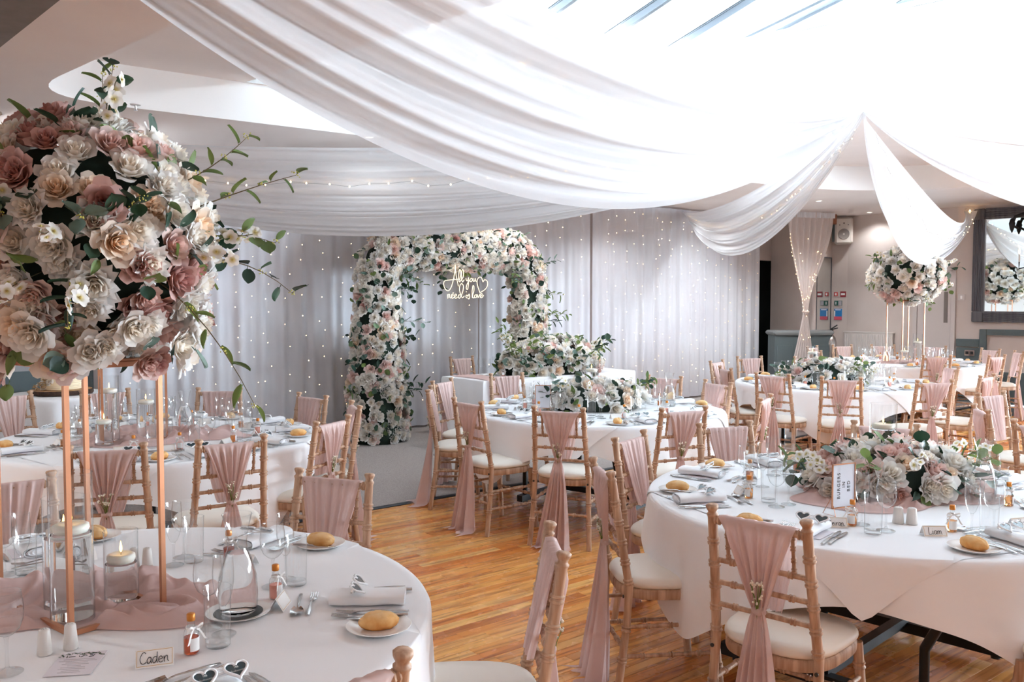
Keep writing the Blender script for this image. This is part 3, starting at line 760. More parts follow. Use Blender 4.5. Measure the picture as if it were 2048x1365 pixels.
WINE = [lathe_part('foot', [(.034, .001), (.034, .0025), (.02, .005), (.007, .010), (.0045, .016)], caps=(True, True)),
        lathe_part('stem', [(.0045, .016), (.0036, .04), (.0038, .075), (.006, .086)], caps=(False, False)),
        lathe_part('bowl', [(.0008, .0865), (.006, .087), (.016, .092), (.028, .104), (.036, .125), (.0375, .145), (.036, .165), (.0325, .19), (.0331, .1912), (.0320, .1922), (.0312, .191)], caps=(False, False))]
FLUTE = [lathe_part('foot', [(.031, .001), (.031, .0025), (.018, .005), (.006, .010), (.0042, .016)], caps=(True, True)),
         lathe_part('stem', [(.0042, .016), (.0034, .04), (.0036, .065), (.006, .075)], caps=(False, False)),
         lathe_part('bowl', [(.0008, .0755), (.006, .076), (.013, .085), (.022, .11), (.0265, .14), (.027, .165), (.0248, .205), (.0254, .2062), (.0244, .2072), (.0236, .206)], caps=(False, False))]
TUMB = [lathe_part('wall', [(.030, .012), (.0305, .02), (.0335, .15), (.0342, .1514), (.0328, .1526), (.0320, .151)], caps=(False, False)),
        lathe_part('heavy_base', [(.027, .001), (.030, .004), (.030, .013), (.0285, .016), (.001, .014)], caps=(True, False))]
def joined(parts, name):
    bm = bmesh.new()
    for _, me in parts: bm.from_mesh(me)
    me = bpy.data.meshes.new(name); bm.to_mesh(me); bm.free(); me.materials.append(M_['glass']); return me
WINE1, FLUTE1, TUMB1 = joined(WINE, 'wine_glass'), joined(FLUTE, 'flute'), joined(TUMB, 'tumbler')
refr('red_liqueur', (.72, .12, .03), 1.36); refr('orange_liqueur', (.95, .38, .10), 1.36); pm('pink_wax', (250, 170, 150), .5); pm('cap_orange', (214, 132, 48), .35, .3); pm('ribbon', (244, 240, 236), .5)
def bottle_parts(liq):
    D = [lathe_part('bottle_glass', [(.016, .0), (.0185, .003), (.0185, .048), (.016, .058), (.0085, .068), (.0075, .085), (.0085, .086)], caps=(True, False)),
         lathe_part('liqueur', [(.0155, .002), (.0175, .005), (.0175, .042), (.001, .042)], liq, caps=(True, False)),
         lathe_part('cap', [(.0095, .082), (.0102, .084), (.0102, .098), (.0085, .100), (.001, .100)], 'cap_orange', caps=(True, False))]
    def fn(u, v): a = lerp(-.9, .9, u)-PI/2; return (.0188*math.cos(a), .0188*math.sin(a), lerp(.01, .042, v))
    D.append(('paper_label', MB().grid(fn, 10, 1).mesh('paper_label', 'card', 180)))
    b = MB()
    def rb(u, v): a = 2*PI*u; return ((.0125)*math.cos(a), (.0125)*math.sin(a), .062+.006*v)
    b.grid(rb, 16, 1, True)
    for s in (-1, 1):
        def lp(u, v): t = u*2*PI; return (s*(.004+.020*math.sin(t/2)), -.013-.004*math.sin(t)*1.5+(.0), .064+.008*math.sin(t)+(v-.5)*.006)
        b.grid(lp, 14, 1)
        def tl(u, v): return (s*(.006+.022*u)+(v-.5)*.006, -.014-.006*u, .062-.028*u+.003*math.sin(u*5))
        b.grid(tl, 6, 1)
    D.append(('ribbon_bow', b.mesh('ribbon_bow', 'ribbon', 180)))
    return D
BOT = dict(red=bottle_parts('red_liqueur'), orange=bottle_parts('orange_liqueur'), pink=bottle_parts('pink_wax'))
# handwritten strokes for name cards: unit glyphs on a 0..1 x-height grid
GL = {'C': (1.05, [[(.95, 1.6), (.7, 1.85), (.35, 1.6), (.08, .9), (.2, .25), (.5, .02), (.85, .12), (1.0, .3)]]),
 'a': (.85, [[(.7, .9), (.4, 1.0), (.1, .6), (.15, .12), (.4, .05), (.68, .5), (.7, .9), (.68, .3), (.8, .02)]]),
 'd': (.9, [[(.7, .9), (.4, 1.0), (.1, .6), (.15, .12), (.4, .05), (.7, .6), (.78, 1.75), (.72, .4), (.85, .02)]]),
 'e': (.8, [[(.1, .5), (.6, .6), (.62, .85), (.4, 1.0), (.12, .7), (.12, .25), (.4, .02), (.75, .2)]]),
 'n': (.95, [[(.1, .95), (.15, .02)], [(.14, .5), (.4, .95), (.62, .9), (.66, .3), (.85, .05)]]),
 'K': (1.0, [[(.2, 1.8), (.1, 0)], [(.9, 1.7), (.15, .85), (.5, .5), (.95, .0)]]),
 'i': (.4, [[(.15, .95), (.12, .2), (.3, .02)], [(.17, 1.35), (.19, 1.42)]]),
 'r': (.65, [[(.1, .95), (.13, .02)], [(.12, .5), (.32, .9), (.58, .9)]]),
 'L': (1.0, [[(.25, 1.8), (.15, .1), (.5, .0), (.95, .15)]]),
 'm': (1.3, [[(.1, .95), (.13, .02)], [(.13, .5), (.35, .95), (.52, .85), (.54, .05)], [(.54, .5), (.78, .95), (.98, .85), (1.0, .2), (1.18, .03)]]),
 'T': (.9, [[(.0, 1.7), (.9, 1.75)], [(.45, 1.7), (.35, .0)]]), 'h': (.85, [[(.2, 1.7), (.12, 0)], [(.14, .6), (.45, .95), (.6, .7), (.62, .03)]])}
def strokes(text, h, wgt, y=0, extra=None):
    """flat pen strokes in the XZ plane (text reading along +x), returns MB centred on x"""
    b = MB(); x = 0
    L = []
    for ch in text:
        w, st = GL[ch]
        for s in st: L.append([(x+p[0], p[1]) for p in s])
        x += w
    if extra: L += extra
    for s in L:
        P = []
        for i in range(len(s)-1):
            p0, p1, p2, p3 = s[max(i-1, 0)], s[i], s[i+1], s[min(i+2, len(s)-1)]
            for k in range(5):
                t = k/5
                P.append(tuple(.5*((2*p1[c])+(-p0[c]+p2[c])*t+(2*p0[c]-5*p1[c]+4*p2[c]-p3[c])*t*t+(-p0[c]+3*p1[c]-3*p2[c]+p3[c])*t**3) for c in (0, 1)))
        P.append(s[-1])
        b.tube([((p[0]-x/2)*h, y, p[1]*h) for p in P], wgt, 4, True)
    return b
CW, CH_ = .085, .042
def name_card(label, loc, rz, text=None, scribble=False):
    t = thing('name_card', label, 'name card', loc, rz, 'folded name cards on the tables')
    sl = math.atan2(.024, CH_*.82); hz_ = CH_*.86
    f = MB().add([(-CW/2, -.022, 0), (CW/2, -.022, 0), (CW/2, 0, hz_), (-CW/2, 0, hz_), (-CW/2, -.0212, 0), (CW/2, -.0212, 0), (CW/2, .0008, hz_), (-CW/2, .0008, hz_)], [(0, 1, 2, 3), (5, 4, 7, 6), (0, 4, 5, 1), (1, 5, 6, 2), (3, 2, 6, 7), (0, 3, 7, 4)])
    ob('front_flap', f.mesh('front_flap', 'card'), t)
    g_ = MB().add([(v[0], -v[1], v[2]) for v in f.v], [tuple(reversed(q)) for q in f.f]); ob('back_flap', g_.mesh('back_flap', 'card'), t)
    Mx = Matrix.Translation((0, -.0226, .001)) @ Matrix.Rotation(-math.atan2(.022, hz_), 4, 'X')
    b = MB(); e = .003; H2 = math.hypot(.022, hz_)
    for (x0, x1, z0, z1) in ((-CW/2+e, CW/2-e, e, e+.0012), (-CW/2+e, CW/2-e, H2-e-.0012, H2-e), (-CW/2+e, -CW/2+e+.0012, e, H2-e), (CW/2-e-.0012, CW/2-e, e, H2-e)):
        b.add([(x0, 0, z0), (x1, 0, z0), (x1, 0, z1), (x0, 0, z1)], [(0, 1, 2, 3)])
    ob('gold_border', b.xf(Mx).mesh('gold_border', 'gold_line'), t)
    if text: ob('handwriting', strokes(text, .0145 if len(text) < 6 else .0125, .0008).xf(Mx @ Matrix.Translation((0, -.0002, .0085))).mesh('handwriting', 'ink'), t)
    return t
def menu_mesh(): return MB().bbox((0, 0, .0008), (.095, .135, .0016), .0004).mesh('menu_card', 'card_lilac')
MENU = menu_mesh()

def place(T, seat, full=True, text=None, bot='red', bread=0, seed=0, ov={}):
    x, y, rz, hn = seat; cx, cy_, rt = TBL[T]; rr = random.Random(seed*31+ord(T))
    d = Vector((x-cx, y-cy_, 0)).normalized(); e = Vector((-d.y, d.x, 0))       # d: outwards to the diner, e: diner's right
    a = math.atan2(-d.y, -d.x) - PI/2                                            # local +y points to the table centre
    at_ = f'at the {hn} place of the {TS[T]}'
    def P(r, t, z=0): q = Vector((cx, cy_, 0))+d*(rt-r)+e*t; return (q.x, q.y, ZC+z)
    j = lambda s=.05: rr.uniform(-s, s)
    def O(k, d): return (*ov[k], ZC) if k in ov else d
    def one(name, me, label, cat, loc, rot, group): return tag(ob(name, me, None, loc, (0, 0, rot)), f'{label} {at_}', cat, group)
    # laid flat
    one('menu_card', MENU, 'printed menu card', 'menu', P(.17, .02), a+j(), 'menu cards under the napkins') if full else None
    one('napkin', NAP[seed % 3], 'rolled white linen napkin', 'napkin', P(.165, 0, .0018 if full else 0), a+j(.08), 'rolled napkins')
    for k, tt in enumerate((-.085, -.115)): one('dinner_fork', FORK, ('inner' if k == 0 else 'outer')+' steel fork', 'fork', P(.15+.01*k, tt+j(.004)), a+j(.06), 'dinner forks')
    for k, tt in enumerate((.085, .11)): one('dinner_knife', (KNIFE, SKNIFE)[k], ('inner' if k == 0 else 'outer')+' steel knife', 'knife', P(.15+.01*k, tt+j(.004)), a+j(.06), 'dinner knives')
    pl_ = P(.14+j(.02), -.22+j(.01)); one('side_plate', PLATE, 'small white side plate', 'plate', pl_, 0, 'side plates')
    ra = a+PI/2*rr.choice((0, .6, 1, 1.3))+j(.4)
    one('bread_roll', ROLL[seed % 4], 'crusty bread roll', 'bread roll', (pl_[0], pl_[1], pl_[2]+.0046), ra, 'bread rolls')
    off = Vector((math.cos(ra), math.sin(ra), 0))*.052; one('butter_knife', BKNIFE, 'small butter knife', 'knife', (pl_[0]+off.x, pl_[1]+off.y, pl_[2]+.0125), ra, 'butter knives')
    if full:
        one('dessert_spoon', SPOON, 'steel dessert spoon', 'spoon', P(.36, 0), a+PI/2+j(), 'dessert spoons')
        one('dessert_fork', DFORK, 'steel dessert fork', 'fork', P(.325, .0), a-PI/2+j(), 'dessert forks')
        s = thing('sunglasses', f'white heart-shaped sunglasses {at_}', 'sunglasses', P(.17, .0, .036), a+PI+j(.15), 'heart sunglasses on the napkins')
        for n_, me in SUN: q = ob(n_, me, s); 
        s.rotation_euler[0] = 1.0; s.location[2] += .004
    def glassware(name, parts, one_me, label, loc, group):
        if full:
            t = thing(name, f'{label} {at_}', 'glass', loc, 0, group)
            for n_, me in parts: ob(n_, me, t)
        else: tag(ob(name, one_me, None, loc), f'{label} {at_}', 'glass', group)
    glassware('wine_glass', WINE, WINE1, 'clear wine glass', O('wine', P(.43+j(.02), .13+j(.015))), 'wine glasses')
    glassware('champagne_flute', FLUTE, FLUTE1, 'slim champagne flute', O('flute', P(.50+j(.02), .09+j(.015))), 'champagne flutes')
    glassware('tumbler', TUMB, TUMB1, 'tall water tumbler', O('tumbler', P(.44+j(.015), .055+j(.01))), 'water tumblers')
    if bot:
        t = thing('favour_bottle', f"little {dict(red='red', orange='orange', pink='pink')[bot]} favour bottle {at_}", 'bottle', O('bottle', P(.40+j(.02), -.035+j(.01))), a+j(.6), 'favour bottles')
        for n_, me in BOT[bot]:
            if full or n_ != 'paper_label': ob(n_, me, t)
    name_card(f'gold-edged name card {"reading " + text + " " if text else ""}{at_}' , O('card', P(.40, -.11)), a+j(.25) if text not in ('Caden', 'Keiran', 'Liam', 'Ke') else {'Caden': .34, 'Keiran': -.12, 'Liam': -.02, 'Ke': .25}[text], text)
pick = random.Random(5)
OV = {('A', 0): dict(card=(-.850, 2.045), bottle=(-.785, 2.105), tumbler=(-.735, 2.150), flute=(-.745, 2.225), wine=(-.80, 2.27)), ('A', 1): dict(card=(-.655, 2.43), bottle=(-.685, 2.50), tumbler=(-.655, 2.62), wine=(-.72, 2.60), flute=(-.70, 2.67)),
      ('B', 2): dict(card=(1.235, 3.305), bottle=(1.305, 3.32), tumbler=(1.335, 3.20), wine=(1.40, 3.24), flute=(1.345, 3.33)), ('B', 5): dict(card=(1.55, 3.18), bottle=(1.645, 3.235), tumbler=(1.745, 3.165), wine=(1.79, 3.215), flute=(1.70, 3.20)), ('B', 6): dict(card=(1.935, 3.30))}
for T in 'ABCDEF':
    for i, st in enumerate(SEATS[T]):
        bot = 'red' if T == 'A' and i != 1 else ('pink' if (T == 'A') else ('orange' if T == 'B' or pick.random() < .45 else 'pink'))
        txt = {('A', 0): 'Caden', ('B', 2): 'Keiran', ('B', 5): 'Liam', ('B', 6): 'Ke'}.get((T, i))
        place(T, st, T in 'ABCD', txt, bot, i, i+3*ord(T), OV.get((T, i), {}))
# ---------------------------------------------------------------- silk flowers
def petal_mat(name, inner, outer, rad=.05, tr=.42):
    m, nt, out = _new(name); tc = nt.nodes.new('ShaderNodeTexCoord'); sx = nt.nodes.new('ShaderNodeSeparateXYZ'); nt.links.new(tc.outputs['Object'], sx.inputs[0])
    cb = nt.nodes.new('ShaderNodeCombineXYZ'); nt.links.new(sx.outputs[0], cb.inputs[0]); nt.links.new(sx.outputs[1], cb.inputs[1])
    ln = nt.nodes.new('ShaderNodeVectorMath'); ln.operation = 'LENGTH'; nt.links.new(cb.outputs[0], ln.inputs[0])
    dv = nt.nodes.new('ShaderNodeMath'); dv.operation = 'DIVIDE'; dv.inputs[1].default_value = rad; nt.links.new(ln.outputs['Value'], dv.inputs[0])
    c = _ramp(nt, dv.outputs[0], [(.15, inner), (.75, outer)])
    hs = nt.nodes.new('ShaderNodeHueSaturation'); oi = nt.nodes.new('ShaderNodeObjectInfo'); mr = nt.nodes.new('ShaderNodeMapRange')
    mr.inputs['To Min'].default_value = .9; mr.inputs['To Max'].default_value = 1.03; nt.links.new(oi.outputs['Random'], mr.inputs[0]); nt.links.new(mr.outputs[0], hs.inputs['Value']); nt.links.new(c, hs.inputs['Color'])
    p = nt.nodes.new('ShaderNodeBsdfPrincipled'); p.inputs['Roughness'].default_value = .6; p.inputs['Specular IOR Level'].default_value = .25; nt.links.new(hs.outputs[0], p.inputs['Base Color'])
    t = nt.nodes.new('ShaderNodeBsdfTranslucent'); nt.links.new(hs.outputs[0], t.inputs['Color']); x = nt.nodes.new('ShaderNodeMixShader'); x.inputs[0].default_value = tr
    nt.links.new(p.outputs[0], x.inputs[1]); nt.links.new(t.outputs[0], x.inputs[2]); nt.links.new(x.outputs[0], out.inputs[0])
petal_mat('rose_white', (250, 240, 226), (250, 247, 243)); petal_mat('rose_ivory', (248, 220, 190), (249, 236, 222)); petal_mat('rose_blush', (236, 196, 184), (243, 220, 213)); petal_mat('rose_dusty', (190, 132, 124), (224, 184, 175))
petal_mat('peony_white', (250, 240, 226), (246, 243, 240)); petal_mat('blossom', (222, 206, 130), (246, 242, 236), .012)
randcol('leaf_dark', [(26, 52, 42), (40, 70, 46), (34, 62, 54)], .45, trans=.15); randcol('leaf_olive', [(98, 120, 62), (120, 138, 74), (84, 106, 62)], .5, trans=.3); randcol('leaf_silver', [(112, 134, 122), (92, 116, 106), (128, 146, 132)], .55, trans=.2)
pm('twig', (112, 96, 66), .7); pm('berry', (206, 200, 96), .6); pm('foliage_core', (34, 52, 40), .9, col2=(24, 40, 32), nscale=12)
def rose_mesh(name, mat, seed, n=16, ruffle=0., flat=1., rad=.05, q=5):
    rr = random.Random(seed); b = MB()
    for i in range(n):
        o = (i+.5)/n; phi = i*2.39996+rr.uniform(-.2, .2)
        Rp = rad*(.07+.93*o**1.05); Hp = rad*(1.10-.50*o**1.4*flat)*rr.uniform(.95, 1.05); A = lerp(1.6, .72, o); curl = .24*o**1.5*rad; f1 = rr.random()*6
        def fn(u, v):
            s = u*2-1
            r = Rp*(1-(1-v)**2.2)**.55*(.35+.65*v**.5); z = Hp*v**(1.25)*(1-.22*s*s*v)
            if v > .7: e = (v-.7)/.3; r += curl*e*e; z -= curl*.5*e*e
            r *= 1-.20*s**4*v*v
            a = phi+s*A*(math.sin(PI*min(1, .18+.62*v))) 
            if ruffle: r *= 1+ruffle*math.sin(9*s+f1)*v*v; z += ruffle*rad*.6*math.sin(11*s+f1*2)*v*v
            return (r*math.cos(a), r*math.sin(a), z-.28*rad)
        b.grid(fn, q, q)
    return b.mesh(name, mat, 180)
FL = {}
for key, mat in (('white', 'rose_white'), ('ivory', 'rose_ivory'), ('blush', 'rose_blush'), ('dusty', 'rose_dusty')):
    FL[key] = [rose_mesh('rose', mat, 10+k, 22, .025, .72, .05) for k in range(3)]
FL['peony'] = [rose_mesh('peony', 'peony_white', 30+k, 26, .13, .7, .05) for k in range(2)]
def blossom_mesh():
    b = MB()
    for i in range(5):
        a = 2*PI*i/5
        def fn(u, v): s = u*2-1; r = .002+.015*v; w = .0085*math.sin(PI*min(.95, .25+.62*v)); return (r*math.cos(a)-s*w*math.sin(a), r*math.sin(a)+s*w*math.cos(a), .006*v-.004*v*v*1.2+.0015*s*s)
        b.grid(fn, 2, 3)
    b.lathe([(.0025, .001), (.002, .004), (.0005, .005)], 5)
    return b.mesh('blossom', 'blossom', 180)
BLOS = blossom_mesh()
def leaf_round(mat, L=.05):
    b = MB()
    def fn(u, v): s = u*2-1; w = .5*L*(math.sin(PI*min(.985, .03+.96*v))**.62); y = L*v+.012; return (s*w, y, .10*L*abs(s)**1.4-.12*L*v*v+.02*L)
    b.grid(fn, 4, 6); b.tube([(0, 0, 0), (0, .014, .001)], .0012, 4); return b.mesh('leaf', mat, 180)
def leaf_long(mat, L=.06):
    b = MB()
    def fn(u, v): s = u*2-1; w = .19*L*(math.sin(PI*min(.99, .02+.97*v**.85))**.9); return (s*w, L*v+.006, .12*L*abs(s)-.22*L*v*v)
    b.grid(fn, 2, 6); b.tube([(0, 0, 0), (0, .008, 0)], .001, 4); return b.mesh('leaf', mat, 180)
LEAF = [leaf_round('leaf_dark'), leaf_round('leaf_silver'), leaf_long('leaf_dark'), leaf_long('leaf_olive'), leaf_round('leaf_olive', .045)]
def orient(nrm, spin): return (Vector((0, 0, 1)).rotation_difference(nrm) @ Matrix.Rotation(spin, 3, 'Z').to_quaternion())
def orient_leaf(d, up_=Vector((0, 0, 1)), roll=0):
    d = d.normalized(); x = d.cross(up_)
    if x.length < 1e-4: x = Vector((1, 0, 0))
    x.normalize(); z = x.cross(d); q = Matrix((x, d, z)).transposed().to_quaternion(); return q @ Matrix.Rotation(roll, 3, 'Y').to_quaternion()
def put(name, me, parent, pos, quat, s):
    o = bpy.data.objects.new(name, me); COL.objects.link(o); o.parent = parent; o.location = pos; o.rotation_mode = 'QUATERNION'; o.rotation_quaternion = quat; o.scale = (s, s, s); return o
def add_stuff(b, me, pos, quat, s):
    M4 = Matrix.Translation(pos) @ quat.to_matrix().to_4x4() @ Matrix.Scale(s, 4); st = len(b.v)
    b.add([M4 @ v.co for v in me.vertices], [tuple(p.vertices) for p in me.polygons])
def choose(rr, mix):
    t = rr.random()*sum(w for _, w in mix)
    for k, w in mix:
        t -= w
        if t <= 0: return k
    return mix[-1][0]
FN = dict(white='rose', ivory='rose', blush='rose', dusty='rose', peony='peony')
FLAB = dict(white='white rose', ivory='cream rose', blush='blush pink rose', dusty='dusty pink rose', peony='ruffled white peony')
def sprig(parent, pos, d, L, rr, leaf, n=6, ls=1.0, berries=True, droop=.3, sub=True):
    """curved twig with alternating leaves and small yellow berries"""
    d = d.normalized(); sd = d.orthogonal().normalized(); sd = Matrix.Rotation(rr.random()*6.28, 3, d) @ sd
    P = []
    for k in range(7):
        t = k/6; P.append(Vector(pos)+d*(L*t)+sd*(.12*L*math.sin(t*2.2))+Vector((0, 0, -droop*L*t*t)))
    st = ob('sprig', MB().tube(P, [lerp(.0022, .0009, k/6) for k in range(7)], 5).mesh('sprig', 'twig', 180), parent)
    for i in range(n):
        t = lerp(.25, 1.0, i/(n-1)); k = min(5, int(t*6)); p = P[k].lerp(P[k+1], t*6-k); tn = (P[k+1]-P[k]).normalized()
        q = (tn*.6 + (Matrix.Rotation(i*2.1, 3, tn) @ sd)*.9).normalized()
        put('leaf', leaf, st if sub else parent, p, orient_leaf(q, roll=rr.uniform(-.5, .5)), ls*rr.uniform(.75, 1.1))
    if berries:
        b = MB()
        for i in (2, 4, 6):
            for _ in range(9):
                c = P[i]+Vector((rr.uniform(-1, 1), rr.uniform(-1, 1), rr.uniform(-.6, 1)))*.010; b.lathe([(.0003, -.0022), (.0022, 0), (.0003, .0022)], 5, c)
        o = ob('berries', b.mesh('berries', 'berry', 180), st); o['kind'] = 'stuff'
def spray(parent, pos, d, L, rr, n=7, s=1.0):
    """pale stalk of small five-petalled blossoms"""
    d = d.normalized(); sd = d.orthogonal().normalized(); sd = Matrix.Rotation(rr.random()*6.28, 3, d) @ sd
    P = [Vector(pos)+d*(L*k/6)+sd*(.15*L*math.sin(k/6*2)) for k in range(7)]
    st = ob('blossom_stalk', MB().tube(P, .0012, 4).mesh('blossom_stalk', 'twig', 180), parent)
    for i in range(n):
        t = lerp(.4, 1, i/(n-1)); k = min(5, int(t*6)); p = P[k].lerp(P[k+1], t*6-k); q = (d*.4+(Matrix.Rotation(i*2.4, 3, d) @ sd)).normalized()
        put('blossom', BLOS, st, p+q*.012, orient(q, rr.random()*6), s*rr.uniform(.8, 1.2))
def bouquet(name, label, loc, pts, mix, rr, core=None, nleaf=60, leaves=(0, 1, 2, 3, 4), ls=1.0, limit=300, group=None, nstuff=0, lift=0.):
    """pts: (pos, normal, scale) for blooms; leaves tucked between them"""
    t = thing(name, label, 'flowers', loc, 0, group)
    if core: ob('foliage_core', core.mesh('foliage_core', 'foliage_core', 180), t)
    stf = {}
    for i, (p, nr, s) in enumerate(pts):
        k = choose(rr, mix); me = rr.choice(FL[k]); q = orient(nr, rr.random()*6.28)
        if i < limit: o = put(FN[k], me, t, p, q, s); o['label'] = FLAB[k]
        else: add_stuff(stf.setdefault(me.materials[0].name, MB()), me, p, q, s)
    for k, b in stf.items():
        o = ob('packed_blooms', b.mesh('packed_blooms', k if False else {'rose_white': 'petal_flat_w', 'peony_white': 'petal_flat_w', 'rose_ivory': 'petal_flat_i', 'rose_blush': 'petal_flat_b', 'rose_dusty': 'petal_flat_d'}[k], 180), t); o['kind'] = 'stuff'
    b = MB()
    for i in range(nleaf+nstuff):
        p, nr, s = rr.choice(pts); tg = nr.orthogonal().normalized(); tg = Matrix.Rotation(rr.random()*6.28, 3, nr) @ tg
        d = (nr*rr.uniform(.5, 1.1)+tg).normalized(); pp = Vector(p)+tg*(.05*s)+nr*(lift-.006); me = LEAF[rr.choice(leaves)]; q = orient_leaf(d, nr, rr.uniform(-.6, .6)); sc_ = ls*rr.uniform(.7, 1.15)
        if i < nleaf: put('leaf', me, t, pp, q, sc_)
        else: add_stuff(b, me, pp, q, sc_)
    if nstuff: o = ob('packed_leaves', b.mesh('packed_leaves', 'leaf_pack', 180), t); o['kind'] = 'stuff'
    return t
cloth('petal_flat_w', (247, 241, 233), .3); cloth('petal_flat_i', (246, 226, 204), .3); cloth('petal_flat_b', (242, 216, 208), .3); cloth('petal_flat_d', (222, 180, 171), .3)
m, nt, out = _new('leaf_pack'); p = nt.nodes.new('ShaderNodeBsdfPrincipled'); nt.links.new(p.outputs[0], out.inputs[0]); g = nt.nodes.new('ShaderNodeNewGeometry'); p.inputs['Roughness'].default_value = .5
nt.links.new(_ramp(nt, g.outputs['Random Per Island'], [(0, (36, 64, 50)), (.4, (48, 78, 56)), (.6, (100, 122, 66)), (.8, (116, 136, 124)), (1, (84, 108, 70))]), p.inputs['Base Color'])
def blob(a, b_, c, z0=0, seed=0, cut=None):
    def fn(u, v):
        th = 2*PI*u; ph = PI*v; d = Vector((math.cos(th)*math.sin(ph), math.sin(th)*math.sin(ph), -math.cos(ph))); r = 1+.08*fbm(d*3+Vector((seed, 0, 0)))
        z = d.z*c*r+z0
        return (d.x*a*r, d.y*b_*r, z if cut is None else max(cut, z))
    return MB().grid(fn, 26, 16, True)
def sphere_pts(n, rx, ry, rz, rr, s0, s1, zmin=-1.0, z0=0):
    L = []
    for i in range(n):
        z = 1-2*(i+.5)/n
        if z < zmin: continue
        a = i*2.39996; r = math.sqrt(1-z*z); d = Vector((r*math.cos(a), r*math.sin(a), z)); d = (d+Vector((rr.uniform(-1, 1), rr.uniform(-1, 1), rr.uniform(-1, 1)))*.10).normalized()
        nr = Vector((d.x/rx, d.y/ry, d.z/rz)).normalized(); k = rr.uniform(.95, 1.05)
        L.append((Vector((d.x*rx*k, d.y*ry*k, d.z*rz*k+z0)), (nr+Vector((rr.uniform(-1, 1), rr.uniform(-1, 1), rr.uniform(-1, 1)))*.22).normalized(), rr.uniform(s0, s1)))
    return L
# ---- tall copper stands and their flower balls
def copper_stand(label, loc, rz, hgt, wx, wy, group, r=.0065):
    t = thing('flower_stand', label, 'flower stand', loc, rz, group)
    for sx_ in (-1, 1):
        for sy in (-1, 1): ob('leg', MB().box((sx_*wx/2, sy*wy/2, hgt/2), (2*r, 2*r, hgt)).mesh('leg', 'copper'), t)
    for z in (r, hgt-r):
        for s in (-1, 1):
            ob('frame_bar', MB().box((0, s*wy/2, z), (wx-2*r, 2*r, 2*r)).mesh('frame_bar', 'copper'), t); ob('frame_bar', MB().box((s*wx/2, 0, z), (2*r, wy-2*r, 2*r)).mesh('frame_bar', 'copper'), t)
    ob('top_plate', MB().bbox((0, 0, hgt+.004), (wx, wy, .008), .002).mesh('top_plate', 'copper'), t)
    return t
SA = Vector((-1.223, 2.445, 0)); ea = math.atan2(-.263, .335)
copper_stand('tall copper frame stand on the near table under the blush bouquet', (SA.x, SA.y, ZC), ea, .70, .425, .255, 'copper flower stands')
SD = Vector((-2.36, 5.42, 0)); copper_stand('copper frame stand on the cake-side table behind the near bouquet', (SD.x, SD.y, ZC), .5, .80, .36, .25, 'copper flower stands')
SF = Vector((5.42, 12.05, 0)); copper_stand('copper frame stand carrying the white flower ball on the far table', (SF.x, SF.y, ZC), .45, .86, .42, .26, 'copper flower stands')
rr = random.Random(21)
MIXA = [('white', 3.6), ('ivory', 2.4), ('dusty', 2.2), ('blush', 1.8), ('peony', 3)]; MIXW = [('white', 4.5), ('peony', 3.5), ('blush', 1.4), ('ivory', .6), ('dusty', .1)]
BA = (SA.x+.045, SA.y, 1.785)
SK = []
for i in range(46):
    a = i*2.39996; r_ = (.29, .27, .24)[i % 3]; z_ = (-.235, -.285, -.325)[i % 3]; SK.append((Vector((r_*math.cos(a), r_*math.sin(a), z_+rr.uniform(-.015, .015))), Vector((math.cos(a), math.sin(a), rr.uniform(-.5, .1))).normalized(), rr.uniform(.85, 1.2)))
bq = bouquet('flower_ball', 'large ball of blush, cream and dusty pink silk roses on the near stand', BA, sphere_pts(215, .310, .310, .315, rr, .85, 1.25)+SK, MIXA, rr, blob(.262, .262, .258), 125, ls=1.15, group='tall flower balls', lift=.01)
for (dx, dy, dz, L, lf, dr) in ((.30, .05, .10, .30, 3, .0), (.26, .0, .16, .24, 3, -.1), (.10, -.1, .28, .20, 0, .0), (.24, -.1, -.12, .34, 3, .5), (.30, .1, -.05, .26, 0, .3), (.0, .05, .3, .2, 3, 0), (.27, .05, .0, .25, 4, .1), (-.1, -.26, -.15, .16, 2, .4), (.1, -.27, -.12, .14, 2, .5), (-.05, -.27, .05, .12, 1, .2), (.12, -.26, .02, .12, 1, 0), (.2, -.2, .05, .15, 0, 0)):
    d = Vector((dx, dy, dz)); sprig(bq, d*.92, d, L, rr, LEAF[lf], 7, 1.0, True, dr)
for (dx, dy, dz) in ((.12, -.12, .27), (-.15, -.15, .26), (.05, -.28, .0), (-.05, -.27, .1), (.1, -.26, -.13), (.28, .05, .03), (.27, -.05, -.05), (.0, -.26, -.1)):
    d = Vector((dx, dy, dz)); spray(bq, d*.95, d, .17, rr, 7, 1.25)
bouquet('flower_ball', 'flower ball half hidden behind the near bouquet', (SD.x, SD.y, 1.84), sphere_pts(60, .24, .24, .24, rr, 1.2, 1.5), MIXA, rr, blob(.22, .22, .22), 20, group='tall flower balls')
bf = bouquet('flower_ball', 'ball of white and pale blush silk roses on the far copper stand', (SF.x, SF.y, 1.95), sphere_pts(140, .46, .46, .36, rr, 1.3, 1.8), MIXW, rr, blob(.40, .40, .30), 90, ls=1.5, group='tall flower balls')
for (dx, dy, dz, L) in ((-.4, -.2, .2, .3), (.42, -.1, .1, .3), (.0, -.1, .34, .35), (.44, 0, -.12, .22), (-.42, -.1, -.1, .22), (.1, -.3, -.3, .2)):
    d = Vector((dx, dy, dz)); sprig(bf, d*.9, d, L, rr, LEAF[rr.choice((0, 3, 4))], 6, 1.4, False, .1); spray(bf, d*.9+Vector((0, 0, .05)), d, .22, rr, 6, 1.8)
